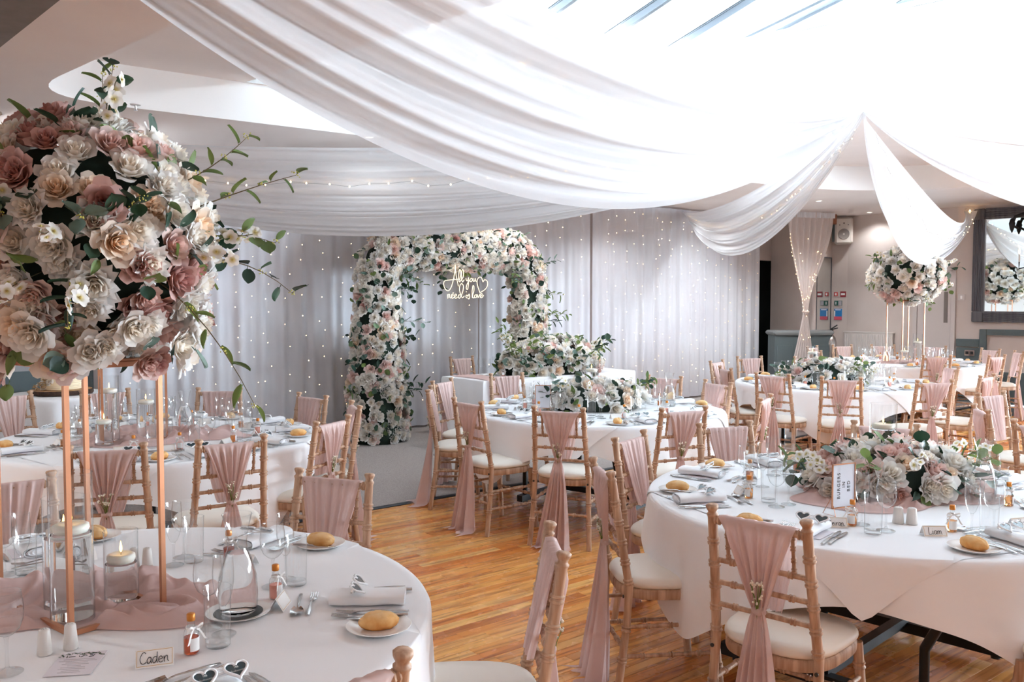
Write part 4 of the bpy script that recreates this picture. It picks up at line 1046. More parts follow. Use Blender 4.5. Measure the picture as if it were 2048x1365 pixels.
# ---- low centrepieces
def low_centre(label, T, off, ax, ay, az, n, nl, mix, rz=0, ns=5, ls=1.1):
    cx, cy_, _ = TBL[T]; P = sphere_pts(n, ax, ay, az, rr, 1.0, 1.45, -.1, .05)
    b = bouquet('table_flowers', label, (cx+off[0], cy_+off[1], ZC), P, mix, rr, blob(ax*.88, ay*.88, az*.85, .04, 3, .002), nl, ls=ls, group='low table flowers')
    b.rotation_euler[2] = rz
    for k in range(ns):
        a = rr.random()*6.28; d = Vector((math.cos(a)*ax, math.sin(a)*ay, az*rr.uniform(.4, 1.2))); sprig(b, d*.8, d, rr.uniform(.14, .24), rr, LEAF[rr.choice((0, 3, 4, 1))], 6, 1.15, False, .1); 
        a += .5; d = Vector((math.cos(a)*ax, math.sin(a)*ay, az*rr.uniform(.5, 1.2))); spray(b, d*.85, d, .15, rr, 6, 1.2)
    return b
lb = low_centre('low mound of white and blush roses behind the Burgers in Bed sign', 'B', (.12, .06), .36, .24, .155, 95, 60, [('white', 3), ('blush', 3), ('peony', 2.5), ('ivory', 1)], .1, 9, 1.25)
low_centre('low white flowers on the table facing the flower arch', 'C', (-.02, -.02), .38, .26, .17, 85, 45, MIXW, .15, 7, 1.3)
low_centre('low white flowers on the table near the dark doorway', 'E', (-.1, -.08), .46, .28, .18, 85, 45, [('white', 4), ('peony', 5), ('blush', 1)], .2, 7, 1.4)
# ---- flower arch in front of the curtains
AR0 = cpt(.66, .62); rr = random.Random(77)
def arch_path(l):
    """l in metres along the arch from the left foot; returns local (s, z) and tangent"""
    w, h, c = 2.22, 2.22, .42
    L1 = h-c; La = c*PI/2; Lt = w-2*c
    if l < L1: return 0, l, (0, 1)
    l -= L1
    if l < La: a = l/c; return c-c*math.cos(a), h-c+c*math.sin(a), (math.sin(a), math.cos(a))
    l -= La
    if l < Lt: return c+l, h, (1, 0)
    l -= Lt
    if l < La: a = l/c; return w-c+c*math.sin(a), h-c+c*math.cos(a), (math.cos(a), -math.sin(a))
    l -= La
    return w, h-c-l, (0, -1)
TOT = 2*(2.22-.42)+.42*PI+2.22-.84
P = []
while len(P) < 720:
    l = rr.uniform(.0, TOT); s, z, tg = arch_path(l); k = l/TOT
    rad = lerp(.36, .24, sstep(k*3)) if k < .5 else .25
    if k > .93: continue
    a = rr.uniform(-1.75, 1.75)                                       # around the tube, 0 = towards the room
    side = Vector((tg[1], -tg[0]))
    off = CN*(math.cos(a)*rad*.8) + (CU*side.x + Vector((0, 0, side.y)))*(math.sin(a)*rad)
    nr = CN*math.cos(a) + (CU*side.x + Vector((0, 0, side.y)))*math.sin(a)
    pos = CU*s + Vector((0, 0, z+.02)) + off
    if pos.z < .06: continue
    if any((pos-q[0]).length < .062 for q in P[-260:]) and rr.random() < .9: continue
    P.append((pos, (nr+Vector((rr.uniform(-1, 1), rr.uniform(-1, 1), rr.uniform(-.6, 1)))*.3).normalized(), rr.uniform(.95, 1.5)))
P.sort(key=lambda q: -(q[1].dot(CN)*1.0)+rr.random()*.8)
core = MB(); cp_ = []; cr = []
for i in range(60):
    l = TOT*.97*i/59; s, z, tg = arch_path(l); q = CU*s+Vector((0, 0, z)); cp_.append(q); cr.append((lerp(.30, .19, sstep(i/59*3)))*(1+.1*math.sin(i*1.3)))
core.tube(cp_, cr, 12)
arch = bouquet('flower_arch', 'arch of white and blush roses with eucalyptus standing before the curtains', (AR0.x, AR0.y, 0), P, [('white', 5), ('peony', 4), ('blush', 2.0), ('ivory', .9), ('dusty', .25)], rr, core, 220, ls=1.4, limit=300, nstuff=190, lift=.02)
for i in range(26):
    l = rr.uniform(.2, TOT*.93); s, z, tg = arch_path(l); a = rr.choice((-1, 1))*rr.uniform(.9, 1.5); side = Vector((tg[1], -tg[0]))
    nr = CN*math.cos(a) + (CU*side.x + Vector((0, 0, side.y)))*math.sin(a); sprig(arch, CU*s+Vector((0, 0, z))+nr*.2, nr+Vector((0, 0, .2)), rr.uniform(.22, .38), rr, LEAF[rr.choice((0, 0, 2, 3, 1))], 7, 1.5, False, .2)
# ---- neon sign in the arch
NEON = [[(585,215),(570,420),(520,650),(470,820),(400,950),(330,985),(250,930),(200,820),(205,730),(260,680),(400,665),(560,648),(690,635)],[(590,215),(600,420),(640,640),(690,845)],
 [(700,700),(760,560),(775,400),(740,340),(710,420),(700,600),(730,715),(790,650)],[(790,650),(855,560),(868,400),(835,340),(805,420),(800,600),(830,715),(885,650)],
 [(950,600),(960,660),(1000,680),(1040,600),(1030,600),(1035,760),(1010,920),(970,930),(960,860),(1010,740),(1080,660)],[(1140,600),(1090,640),(1100,700),(1150,690),(1170,620),(1140,600)],[(1200,600),(1200,680),(1240,690),(1275,600),(1275,670),(1310,690)],
 [(1435,1035),(1380,900),(1340,760),(1345,640),(1420,560),(1500,590),(1540,700),(1600,640),(1690,680),(1705,800),(1620,930),(1435,1035)],
 [(325,1090),(335,1210),(345,1110),(390,1090),(400,1180),(430,1200)],[(440,1150),(510,1130),(505,1085),(460,1100),(455,1180),(500,1205),(545,1170)],[(550,1150),(620,1130),(615,1085),(570,1100),(565,1180),(610,1205),(660,1170)],
 [(750,1110),(700,1110),(690,1180),(730,1200),(790,1120),(850,960),(860,830),(800,770),(740,830),(730,960),(780,1120),(830,1190),(890,1140)],
 [(955,1100),(955,1180),(990,1190)],[(960,1000),(965,1015)],[(1010,1160),(1060,1080),(1075,1170),(1050,1225),(1015,1210)],
 [(1165,1190),(1165,960),(1190,830),(1225,850),(1220,980),(1180,1120),(1190,1195),(1240,1180)],[(1300,1100),(1250,1120),(1255,1185),(1310,1180),(1320,1110),(1300,1100)],[(1340,1090),(1370,1185),(1420,1090)],[(1440,1150),(1510,1120),(1500,1060),(1450,1090),(1450,1170),(1500,1190),(1570,1110)]]
nk = .59/1480
NC = AR0 + CU*1.14 + CN*.16 + Vector((0, 0, 1.86))
ns = thing('neon_sign', 'warm white neon script reading All you need is love with heart', 'neon sign', NC, math.atan2(CU.y, CU.x))
for s in NEON:
    Q_ = []
    for i in range(len(s)-1):
        p0, p1, p2, p3 = s[max(i-1, 0)], s[i], s[i+1], s[min(i+2, len(s)-1)]
        for k in range(5):
            t = k/5; Q_.append(tuple(.5*((2*p1[c])+(-p0[c]+p2[c])*t+(2*p0[c]-5*p1[c]+4*p2[c]-p3[c])*t*t+(-p0[c]+3*p1[c]-3*p2[c]+p3[c])*t**3) for c in (0, 1)))
    Q_.append(s[-1])
    ob('neon_tube', MB().tube([((q[0]-950)*nk*1.08, 0, (650-q[1])*nk) for q in Q_], .0040, 6).mesh('neon_tube', 'neon', 180), ns)
b = MB()
for x in (-.2, .22): b.tube([(x, .01, .15), (x, .01, .42)], .001, 4)
ob('hanging_wire', b.mesh('hanging_wire', 'bar_alu'), ns)
# ---- head table, its cloth, runner and mound of flowers
HT = Vector((.36, 10.32, 0)); ha = math.atan2(CU.y, CU.x)
t = thing('head_table', 'white-clothed trestle head table in front of the flower arch', 'table', HT, ha)
ob('tabletop', MB().box((0, 0, .735), (2.3, .76, .025)).mesh('tabletop', 'table_ply'), t)
for sx_ in (-1, 1):
    for sy in (-1, 1): ob('leg', MB().box((sx_*1.05, sy*.32, .36), (.04, .04, .72)).mesh('leg', 'black_steel'), t)
b = MB(); n = 64
def edge(i):
    q = i/n*4; k = int(q) % 4; f = q-int(q); c = [(-1.16, -.39), (1.16, -.39), (1.16, .39), (-1.16, .39)]; a, c2 = c[k], c[(k+1) % 4]; return lerp(a[0], c2[0], f), lerp(a[1], c2[1], f)
E_ = [edge(i) for i in range(n)]; vs_ = [(x, y, .751) for x, y in E_]
for lv, z in ((.01, .73), (.02, .5), (.035, .22), (.045, .06)):
    for i, (x, y) in enumerate(E_):
        f = 1+.0; w = .018*math.sin(i*1.1)*(1-z/.75)*1.6; L = math.hypot(x/1.16, y/.39); vs_.append((x*(1+(lv+w)/1.16), y*(1+(lv+w)/.39*.6), z))
fs_ = [tuple(range(n))] + [(j*n+i, j*n+(i+1) % n, (j+1)*n+(i+1) % n, (j+1)*n+i) for j in range(4) for i in range(n)]
tag(ob('tablecloth', b.add(vs_, fs_).mesh('tablecloth', 'linen', 50), None, HT, (0, 0, ha)), 'long white cloth on the head table', 'tablecloth')
def rn(u, v):
    s = lerp(-.14, .14, u)+.02*math.sin(v*9); L = v*1.9
    if L < .40: y, z = .36-L*.0-.36*0-L*1.9, .758+.006*math.sin(u*20+v*9)
    y = lerp(.3, -.41, min(1, v/.45)); z = .758+.007*abs(math.sin(u*14+v*6)) if v < .45 else .757-(v-.45)/.55*.55
    if v > .45: y = -.425-.02*math.sin(u*12)*((v-.45)/.55+.2)
    return (-.95+s, y, z)
tag(ob('table_runner', MB().grid(rn, 18, 26).mesh('table_runner', 'runner', 180), None, HT, (0, 0, ha)), 'pink chiffon runner falling over the front of the head table', 'runner')
rr = random.Random(5)
hb = bouquet('head_table_flowers', 'big trailing mound of white and blush roses on the head table', (HT.x+.1, HT.y+.02, .757), sphere_pts(260, .68, .34, .34, rr, 1.2, 1.75, -.12, .06), MIXW, rr, blob(.62, .30, .29, .05, 2, .002), 150, ls=1.6, lift=.02)
hb.rotation_euler[2] = ha*.9
for i in range(14):
    a = rr.uniform(-1.2, 4.2); d = Vector((math.cos(a)*.6, -abs(math.sin(a))*.3, rr.uniform(.1, .4))); sprig(hb, d*.85, d+Vector((.1, 0, .1)), rr.uniform(.25, .4), rr, LEAF[rr.choice((0, 3, 3, 4))], 7, 1.5, False, .05); spray(hb, d*.8, d, .25, rr, 5, 1.8)
# ---------------------------------------------------------------- centrepieces on the round tables
pm('wax', (246, 240, 226), .45, sss=.3); pm('slate', (30, 42, 46), .4); pm('stone_white', (226, 220, 214), .35); pm('paper_sign', (228, 230, 238), .7)
def vase(label, x, y, h, r, wl, lcandle, base=ZC):
    t = thing('candle_vase', label, 'vase', (x, y, base), 0, 'cylinder vases with floating candles')
    ob('glass_cylinder', MB().lathe([(r-.002, .001), (r, .004), (r, h), (r+.0012, h+.0015), (r, h+.003), (r-.0014, h+.0012)], 36, (0, 0, 0), False, False).mesh('glass_cylinder', 'glass', 50), t)
    ob('glass_base', MB().lathe([(r-.004, .001), (r-.001, .003), (r-.001, .012), (.001, .0125)], 36, (0, 0, 0), True, False).mesh('glass_base', 'glass', 50), t)
    ob('water', MB().lathe([(r-.004, .014), (r-.0035, .016), (r-.0035, wl-.001), (r-.006, wl), (.0005, wl)], 36, (0, 0, 0), True, False).mesh('water', 'water', 40), t)
    c = thing('floating_candle', lcandle, 'candle', (x, y, base+wl-.004), 0, 'floating candles'); k = r*.84
    ob('wax_disc', MB().lathe([(k*.55, .001), (k*.9, .006), (k, .016), (k*.97, .026), (k*.8, .030), (k*.5, .027), (.001, .025)], 32, (0, 0, 0), True, False).mesh('wax_disc', 'wax', 60), c)
    ob('wick', MB().tube([(0, 0, .026), (.0005, 0, .035)], .0008, 5).mesh('wick', 'ink'), c)
    ob('flame', MB().lathe([(.0004, .033), (.0035, .039), (.0042, .045), (.0028, .054), (.0004, .066)], 10).mesh('flame', 'flame', 180), c)
for T, L in dict(A=[(-1.185, 2.324, .40, .055, .24, 'tallest'), (-1.262, 2.436, .31, .055, .20, 'middle-height'), (-1.118, 2.47, .205, .046, .115, 'shortest')],
                 D=[(-2.45, 5.30, .40, .055, .30, 'tallest'), (-2.27, 5.40, .31, .055, .22, 'middle-height'), (-2.42, 5.16, .205, .05, .13, 'shortest')],
                 F=[(5.50, 11.85, .40, .06, .28, 'tallest'), (5.28, 11.75, .25, .06, .16, 'shortest')], E=[(3.25, 9.45, .36, .06, .28, 'single')], C=[(.67, 7.35, .36, .06, .26, 'single')], B=[(1.80, 4.22, .36, .062, .24, 'single')]).items():
    for (x, y, h, r, wl, w) in L: vase(f'{w} clear cylinder vase of water on the {TS[T]}', x, y, h, r, wl, f'floating ivory candle in the {w} vase on the {TS[T]}')
def carafe(label, x, y, plate=True, lp=None, h=.27):
    z = ZC
    if plate:
        t = thing('saucer', lp, 'plate', (x, y, ZC)); ob('dish', MB().lathe([(.05, 0), (.06, .001), (.086, .010), (.087, .012), (.06, .005), (.001, .004)], 40, (0, 0, 0), True, False).mesh('dish', 'white_gloss', 40), t)
        ob('slate_disc', MB().lathe([(.058, .0052), (.066, .0075), (.001, .0078)], 32, (0, 0, 0), False, False).mesh('slate_disc', 'slate', 40), t); z += .0085
    t = thing('water_carafe', label, 'carafe', (x, y, z), 0, 'water carafes'); k = h/.27
    pr = [(.046, .0), (.051, .006), (.053, .05), (.050, .10), (.038, .145), (.027, .175), (.025, .195), (.031, .235), (.039, .268), (.0405, .270), (.0395, .272), (.0382, .270)]
    ob('carafe_glass', MB().lathe([(r*k, zz*k) for r, zz in pr], 36, (0, 0, 0), True, False).mesh('carafe_glass', 'glass', 60), t)
    wp_ = [(.044, .004), (.0485, .008), (.0505, .05), (.0475, .10), (.036, .143), (.028, .165), (.0005, .166)]
    ob('water', MB().lathe([(r*k, zz*k) for r, zz in wp_], 36, (0, 0, 0), True, False).mesh('water', 'water', 60), t)
carafe('glass water carafe on a saucer on the blush bouquet table', -.753, 2.37, True, 'white saucer with dark slate disc under the near carafe')
carafe('glass water carafe on the cake-side table', -2.15, 5.72, False); carafe('glass water carafe beside the roses on the Burgers in Bed table', 2.02, 3.72, False); carafe('small glass carafe on the flower ball table', 5.1, 11.9, False)
carafe('glass water carafe on the arch-facing table', 1.28, 7.1, False)
def shaker(label, x, y, k, slim=1.0):
    t = thing('salt_pepper_shaker', label, 'shaker', (x, y, ZC), 0, 'white ceramic shakers')
    ob('shaker_body', MB().lathe([(.0165*slim, 0), (.0175*slim, .002), (.0135*slim, .055), (.0125*slim, .060), (.010*slim, .0625), (.0005, .063)], 24, (0, 0, 0), True, False).mesh('shaker_body', 'stone_white', 50), t)
    b = MB()
    for i in range(k): a = 2*PI*i/k; b.lathe([(.0009, .0630), (.0009, .0634)], 5, (.005*math.cos(a)*(k > 1), .005*math.sin(a)*(k > 1), 0))
    o = ob('pour_holes', b.mesh('pour_holes', 'ink'), t); o['kind'] = 'stuff'
for i, (x, y, w) in enumerate([(-1.142, 2.10, 'white shaker nearest the wine glass in the lower left corner'), (-1.096, 2.135, 'white shaker behind the menu card on the blush bouquet table'), (-1.225, 2.80, 'white shaker just behind the short candle vase'), (-1.182, 2.80, 'white shaker behind the short vase, nearer the right copper leg')]): shaker(w, x, y, 5-2*(i % 2))
shaker('squat white shaker touching its twin before the pink rose', 1.499, 3.36, 5, 1.25); shaker('squat white shaker right of its twin before the pink rose', 1.545, 3.345, 3, 1.25)
# crumpled chiffon runners under the centrepieces
def runner_mesh(rx, ry, seed, amp=.045, hole=()):
    n, m_ = 170, 90
    def fn(u, v):
        a = 2*PI*u; k = v; e = 1+.16*math.sin(3*a+seed)+.10*math.sin(5*a+seed*2)
        x = rx*k*e*math.cos(a); y = ry*k*e*math.sin(a)
        n1_ = noise.noise(Vector((x*3.5+seed, y*3.0, .5))); n2_ = noise.noise(Vector((x*5.5, y*4.5+seed, 7.0))); S = lambda t_: ((1+math.sin(t_))*.5)**1.8
        z = amp*(.75*S(20*y+7*n1_+3*x)+.55*S(26*(y*.6-x*.75)+8*n2_)*max(0, .5+n1_)+.35*S(60*y+24*n2_+9*n1_)+.08)*sstep(min(1, (1-k)*4+.05))
        for (hx, hy, hr) in hole:
            d = math.hypot(x-hx, y-hy); z *= sstep((d-hr*.85)/(.05))
        return (x, y, max(.0025, z))
    return MB().grid(fn, n, m_, True).mesh('table_runner', 'runner', 180)
tag(ob('table_runner', runner_mesh(.47, .25, 3.1, .055, [(.06, -.13, .06), (-.02, -.01, .06), (.12, .02, .05)]), None, (-1.24, 2.45, ZC), (0, 0, .12)), 'crumpled pink chiffon round the vases on the blush bouquet table', 'runner', 'pink chiffon table runners')
tag(ob('table_runner', runner_mesh(.5, .34, 7.7, .05, [(-.2, -.1, .06), (0, -.05, .06), (-.2, -.25, .06)]), None, (-2.25, 5.45, ZC), (0, 0, .2)), 'crumpled pink chiffon round the vases on the cake-side table', 'runner', 'pink chiffon table runners')
tag(ob('table_runner', runner_mesh(.46, .30, 2.2, .035), None, (1.66, 3.84, ZC), (0, 0, .1)), 'pink chiffon swathed under the roses on the Burgers in Bed table', 'runner', 'pink chiffon table runners')
tag(ob('table_runner', runner_mesh(.45, .36, 5.2, .03), None, (5.42, 12.0, ZC), (0, 0, .1)), 'pink chiffon under the flower ball stand on the far table', 'runner', 'pink chiffon table runners')
# framed table name
def text_mesh(s, size, mat, name):
    c = bpy.data.curves.new(name, 'FONT'); c.body = s; c.size = size; c.align_x = 'CENTER'; c.align_y = 'CENTER'; c.extrude = .0002; c.space_character = 1.25
    o = bpy.data.objects.new('tmp_text', c); COL.objects.link(o); bpy.context.view_layer.update()
    me = bpy.data.meshes.new_from_object(o.evaluated_get(bpy.context.evaluated_depsgraph_get())); bpy.data.objects.remove(o); me.materials.clear(); me.materials.append(M_[mat]); return me
def table_sign(label, x, y, rz, lines):
    t = thing('table_sign', label, 'table sign', (x, y, ZC), rz, 'copper framed table signs'); w, h, z0 = .118, .176, .030
    ob('paper', MB().box((0, .001, z0+h/2), (w-.006, .002, h-.006)).mesh('paper', 'paper_sign'), t)
    for sx_ in (-1, 1): ob('frame_side', MB().box((sx_*w/2, 0, z0+h/2), (.004, .006, h+.004)).mesh('frame_side', 'copper'), t)
    for zz in (z0, z0+h): ob('frame_side', MB().box((0, 0, zz), (w+.004, .006, .004)).mesh('frame_side', 'copper'), t)
    for sx_ in (-1, 1): ob('easel_leg', MB().tube([(sx_*w*.45, 0, z0+.01), (sx_*w*.5, -.02, .002), (sx_*w*.5, .05, .002), (sx_*w*.2, .006, z0+h*.5)], .0016, 5).mesh('easel_leg', 'copper'), t)
    for (tx, sz, dx, dz) in lines:
        me = text_mesh(tx, sz, 'ink', 'lettering'); o = ob('lettering', me, t, (dx, -.0005, z0+h/2+dz)); o.rotation_euler = Matrix(((0, -1, 0), (0, 0, -1), (1, 0, 0))).to_euler()
table_sign('copper framed table name reading BURGERS IN BED', 1.335, 3.49, .42, [('BURGERS', .0215, -.026, 0), ('IN', .0215, .000, .004), ('BED', .0215, .026, -.004)])
table_sign('pale framed table name standing left of the low arch-facing flowers', .24, 6.72, -.1, [])
# menu by the shakers on the near table
mc = thing('menu_card', 'printed menu with leafy border beside the Caden name card', 'menu', (-1.037, 2.044, ZC), math.atan2(.017, .104)+.0)
ob('card_sheet', MB().bbox((0, 0, .0008), (.104, .138, .0016), .0004).mesh('card_sheet', 'card_lilac'), mc)
b = MB(); r5 = random.Random(2)
for i in range(26):
    x = lerp(-.05, .05, i/25); y = .062-.010*r5.random()-(.012 if abs(x) > .04 else 0); a = r5.random()*6.28; l = .004+.003*r5.random()
    b.add([(x+l*math.cos(a+q)*(1 if q in (0, PI) else .45), y+l*math.sin(a+q)*(1 if q in (0, PI) else .45), .0018) for q in (0, PI/2, PI, 3*PI/2)], [(0, 1, 2, 3)])
o = ob('leaf_border', b.mesh('leaf_border', 'print_leaf'), mc); o['kind'] = 'stuff'
b = MB()
for (p0, p1) in (((-.034, .047), (-.032, .034)), ((-.028, .038), (-.014, .040)), ((-.006, .042), (-.003, .037)), ((.000, .034), (.006, .046)), ((.006, .046), (.012, .043)), ((.018, .044), (.024, .046)), ((.028, .047), (.027, .037)), ((.027, .037), (.018, .033))): b.tube([(p0[0], p0[1], .0018), (p1[0], p1[1], .0018)], .0011, 4)
ob('heading', b.mesh('heading', 'ink'), mc)
b = MB()
for i, w in enumerate((.07, .085, .05, .06, .03, .055, .06, .04, .05)): b.box((0, .022-.0095*i, .0018), (w, .0016, .0002))
o = ob('printed_lines', b.mesh('printed_lines', 'print_grey'), mc); o['kind'] = 'stuff'
# family name lettering on the lenses of the near heart sunglasses
for o in list(bpy.data.objects):
    if o.name.startswith('sunglasses') and o['label'].endswith('place of the blush bouquet table') and o.location.y < 2.2:
        for ch in [c for c in o.children if c.name.startswith('lens')]:
            sx_ = 1 if sum(v.co.x for v in ch.data.vertices) > 0 else -1
            st = strokes('The', .0040, .0005, .0012, None).xf(Matrix.Translation((sx_*.035, 0, .030)) @ Matrix.Scale(-1, 4, (1, 0, 0)))
            sq = [(sx_*.035+.017-.0014*i, .0012, .021+(.0028 if i % 2 else -.0006)+(.002 if i in (3, 9) else 0)) for i in range(25)]; st.tube(sq, .0005, 4)
            ob('lens_lettering', st.mesh('lens_lettering', 'lens_text'), ch)
# extra wine glasses and favours seen in the lower left corner
def lone(name, parts, label, x, y, group, cat='glass'):
    t = thing(name, label, cat, (x, y, ZC), 0, group)
    for n_, me in parts: ob(n_, me, t)
lone('wine_glass', WINE, 'wine glass nearest the lower left picture corner', -1.17, 1.99, 'wine glasses'); 
# ---------------------------------------------------------------- cake
pm('buttercream', (246, 228, 196), .6, bump=.1, bscale=40); pm('bark', (72, 48, 34), .9, col2=(38, 26, 20), nscale=30, bump=.8, bscale=50, bdist=.006); pm('cut_wood', (190, 150, 104), .7, col2=(160, 118, 78), nscale=30); pm('dry_brown', (176, 140, 96), .8)
CX, CY = -4.16, 8.05
t = thing('cake_table', 'small round cake table standing before the grey panelled wall', 'table', (CX-.03, CY, 0))
ob('tabletop', MB().lathe([(.44, ZT-.03), (.45, ZT-.02), (.44, ZT-.005)], 48).mesh('tabletop', 'table_ply', 40), t); ob('pedestal', MB().lathe([(.24, 0), (.25, .02), (.05, .06), (.04, .7)], 24).mesh('pedestal', 'black_steel', 40), t)
tag(ob('tablecloth', cloth_mesh(.47, .98, .3, ZT, 8, 91, .05).mesh('tablecloth', 'linen', 60), None, (CX-.03, CY, 0)), 'round white cloth on the cake table', 'tablecloth')
def slc(u, v):
    a = 2*PI*u; r = .265*(1+.03*math.sin(3*a)+.02*math.sin(7*a+1)); L = [(r*.97, 0), (r, .012), (r*1.0, .034), (r*.97, .042)]
    k = v*3; i = min(2, int(k)); f = k-i; q = (lerp(L[i][0], L[i+1][0], f), lerp(L[i][1], L[i+1][1], f)); return (q[0]*math.cos(a), q[0]*math.sin(a), q[1])
t = thing('log_slice', 'thick bark-edged log slice under the cake', 'cake stand', (CX, CY, ZC)); ob('bark_edge', MB().grid(slc, 48, 6, True).mesh('bark_edge', 'bark', 60), t)
ob('cut_face', MB().lathe([(.258, .042), (.0005, .0425)], 48, (0, 0, 0), False, False).mesh('cut_face', 'cut_wood'), t)
ck = thing('wedding_cake', 'ribbed cream wedding cake with dried flowers on a log slice', 'cake', (CX, CY, ZC+.0435)); z = 0
for (r, h) in ((.165, .165), (.12, .15), (.085, .14)):
    pr = [(r*.98, z)]
    for k in range(11): zz = z+h*(k/11); pr += [(r, zz+.002), (r+.004, zz+h/22), (r, zz+h/11-.002)]
    pr += [(r, z+h-.006), (r-.008, z+h), (.0005, z+h)]
    ob('cake_tier', MB().lathe(pr, 40, (0, 0, 0), False, False).mesh('cake_tier', 'buttercream', 60), ck); z += h
r5 = random.Random(4)
for (a0, r0, z0, n, s) in ((-1.9, .17, .07, 5, 1.2), (-2.3, .12, .19, 3, .8), (-.7, .13, .25, 4, .9), (-1.9, .10, .40, 5, 1.0), (-2.6, .20, .02, 3, .8)):
    for k in range(n):
        a = a0+r5.uniform(-.25, .25); d = Vector((math.cos(a), math.sin(a), r5.uniform(-.1, .4))); put(choose(r5, [('rose', 1), ('peony', 1)]), r5.choice(FL[choose(r5, [('white', 2), ('ivory', 1)])]), ck, Vector((r0*math.cos(a), r0*math.sin(a), z0+r5.uniform(-.04, .05))), orient(d.normalized(), r5.random()*6), s*r5.uniform(.35, .75))
    b = MB()
    for k in range(26):
        a = a0+r5.uniform(-.4, .4); p0 = Vector((r0*math.cos(a), r0*math.sin(a), z0)); d = Vector((math.cos(a)*.6+r5.uniform(-.5, .5), math.sin(a)*.6+r5.uniform(-.3, .3), r5.uniform(-.8, .8))); b.tube([p0, p0+d*.05*s], [.002, .0035], 4)
    o = ob('dried_sprigs', b.mesh('dried_sprigs', 'dry_brown'), ck); o['kind'] = 'stuff'
# glasses on the head table
for i, (x, y) in enumerate([(-.28, 9.95), (-.2, 10.05), (-.36, 10.02)]):
    tag(ob(('wine_glass', 'champagne_flute', 'wine_glass')[i], (WINE1, FLUTE1, WINE1)[i], None, (x, y, .757)), ('wine glass at the left end of the head table', 'champagne flute at the left end of the head table', 'second wine glass near the neon side of the head table')[i], 'glass', 'glasses on the head table')
t = thing('favour_bottle', 'little pink favour bottle on the head table beside the flowers', 'bottle', (-.10, 9.9, .757), 0, 'favour bottles')
for n_, me in BOT['pink']: ob(n_, me, t)
# ---------------------------------------------------------------- fairy lights
BULB = MB().lathe([(.0006, -.005), (.005, 0), (.0006, .006)], 6)
def light_string(label, pts, name='fairy_light_string', wire=True, size=1.0, group='fairy light strings'):
    t = thing(name, label, 'fairy lights', (0, 0, 0), 0, group); b = MB()
    for p in pts: b.add([(v[0]*size+p[0], v[1]*size+p[1], v[2]*size+p[2]) for v in BULB.v], BULB.f)
    o = ob('bulbs', b.mesh('bulbs', 'fairy', 180), t); o['kind'] = 'stuff'
    if wire: ob('wire', MB().tube(pts, .0012, 3, False).mesh('wire', 'bar_alu'), t)
r6 = random.Random(9)
k = 0
where = [(-2.0, 1.0, 14, 'over the left curtain panel', 1), (1.0, 1.12, 1, 'down the gap left of the flower arch', 1.15), (1.3, 2.4, 5, 'on the curtain left of the arch', 1), (2.6, 4.5, 6, 'on the curtain inside the arch', 1.1), (4.7, 8.6, 18, 'over the right curtain panels', 1)]
for (a, c, n, w, sz) in where:
    t = thing('fairy_light_curtain', f'strands of warm fairy lights hanging {w}', 'fairy lights', (0, 0, 0), 0, 'fairy light strings')
    for i in range(n):
        s = lerp(a, c, (i+.5)/n)+r6.uniform(-.05, .05); P = []; z = 2.95-r6.random()*.15; b = MB(); q = sz*r6.uniform(.7, 1.0)
        while z > .25:
            P.append(tuple(cpt(s+r6.uniform(-.05, .05), .075+r6.uniform(0, .02), z))); z -= r6.uniform(.10, .34) if n > 1 else r6.uniform(.06, .14)
        for p in P: b.add([(v[0]*q+p[0], v[1]*q+p[1], v[2]*q+p[2]) for v in BULB.v], BULB.f)
        o = ob('light_strand', b.mesh('light_strand', 'fairy', 180), t); o['kind'] = 'stuff'
        if n == 1: ob('wire', MB().tube(P, .0012, 3, False).mesh('wire', 'bar_alu'), t)
def along(E, sag, n, off=0, sd=0):
    d = Vector(E)-HUB; q = random.Random(sd); out_ = []
    for i in range(n):
        t = lerp(.04, .96, i/(n-1)); kk = (4*t*(1-t))**.82; p = HUB+d*t+Vector((0, 0, -sag*kk)); out_.append(tuple(p+Vector((q.uniform(-.03, .03), q.uniform(-.03, .03)+off, q.uniform(-.03, .03)))))
    return out_
light_string('fairy lights running inside the wide upper left drape', along((-1.574, 1.905, 3.13), .60, 26, 0, 1), size=1.3, wire=False); light_string('fairy lights running along the long low left drape', along((-4.88, 7.59, 3.02), .55, 44, -.14, 2), size=1.6)
light_string('fairy lights along the drape to the curtain wall', along((2.81, 14.3, 3.06), .60, 60, -.15, 3), size=1.1); light_string('fairy lights along the drape to the pewter mirror', along((7.148, 13.71, 3.0), .75, 36, -.15, 4), size=1.2); light_string('fairy lights leaving the hub above the mirror drape', along((7.284, 6.341, 3.4), .25, 40, -.1, 5), size=1.0)
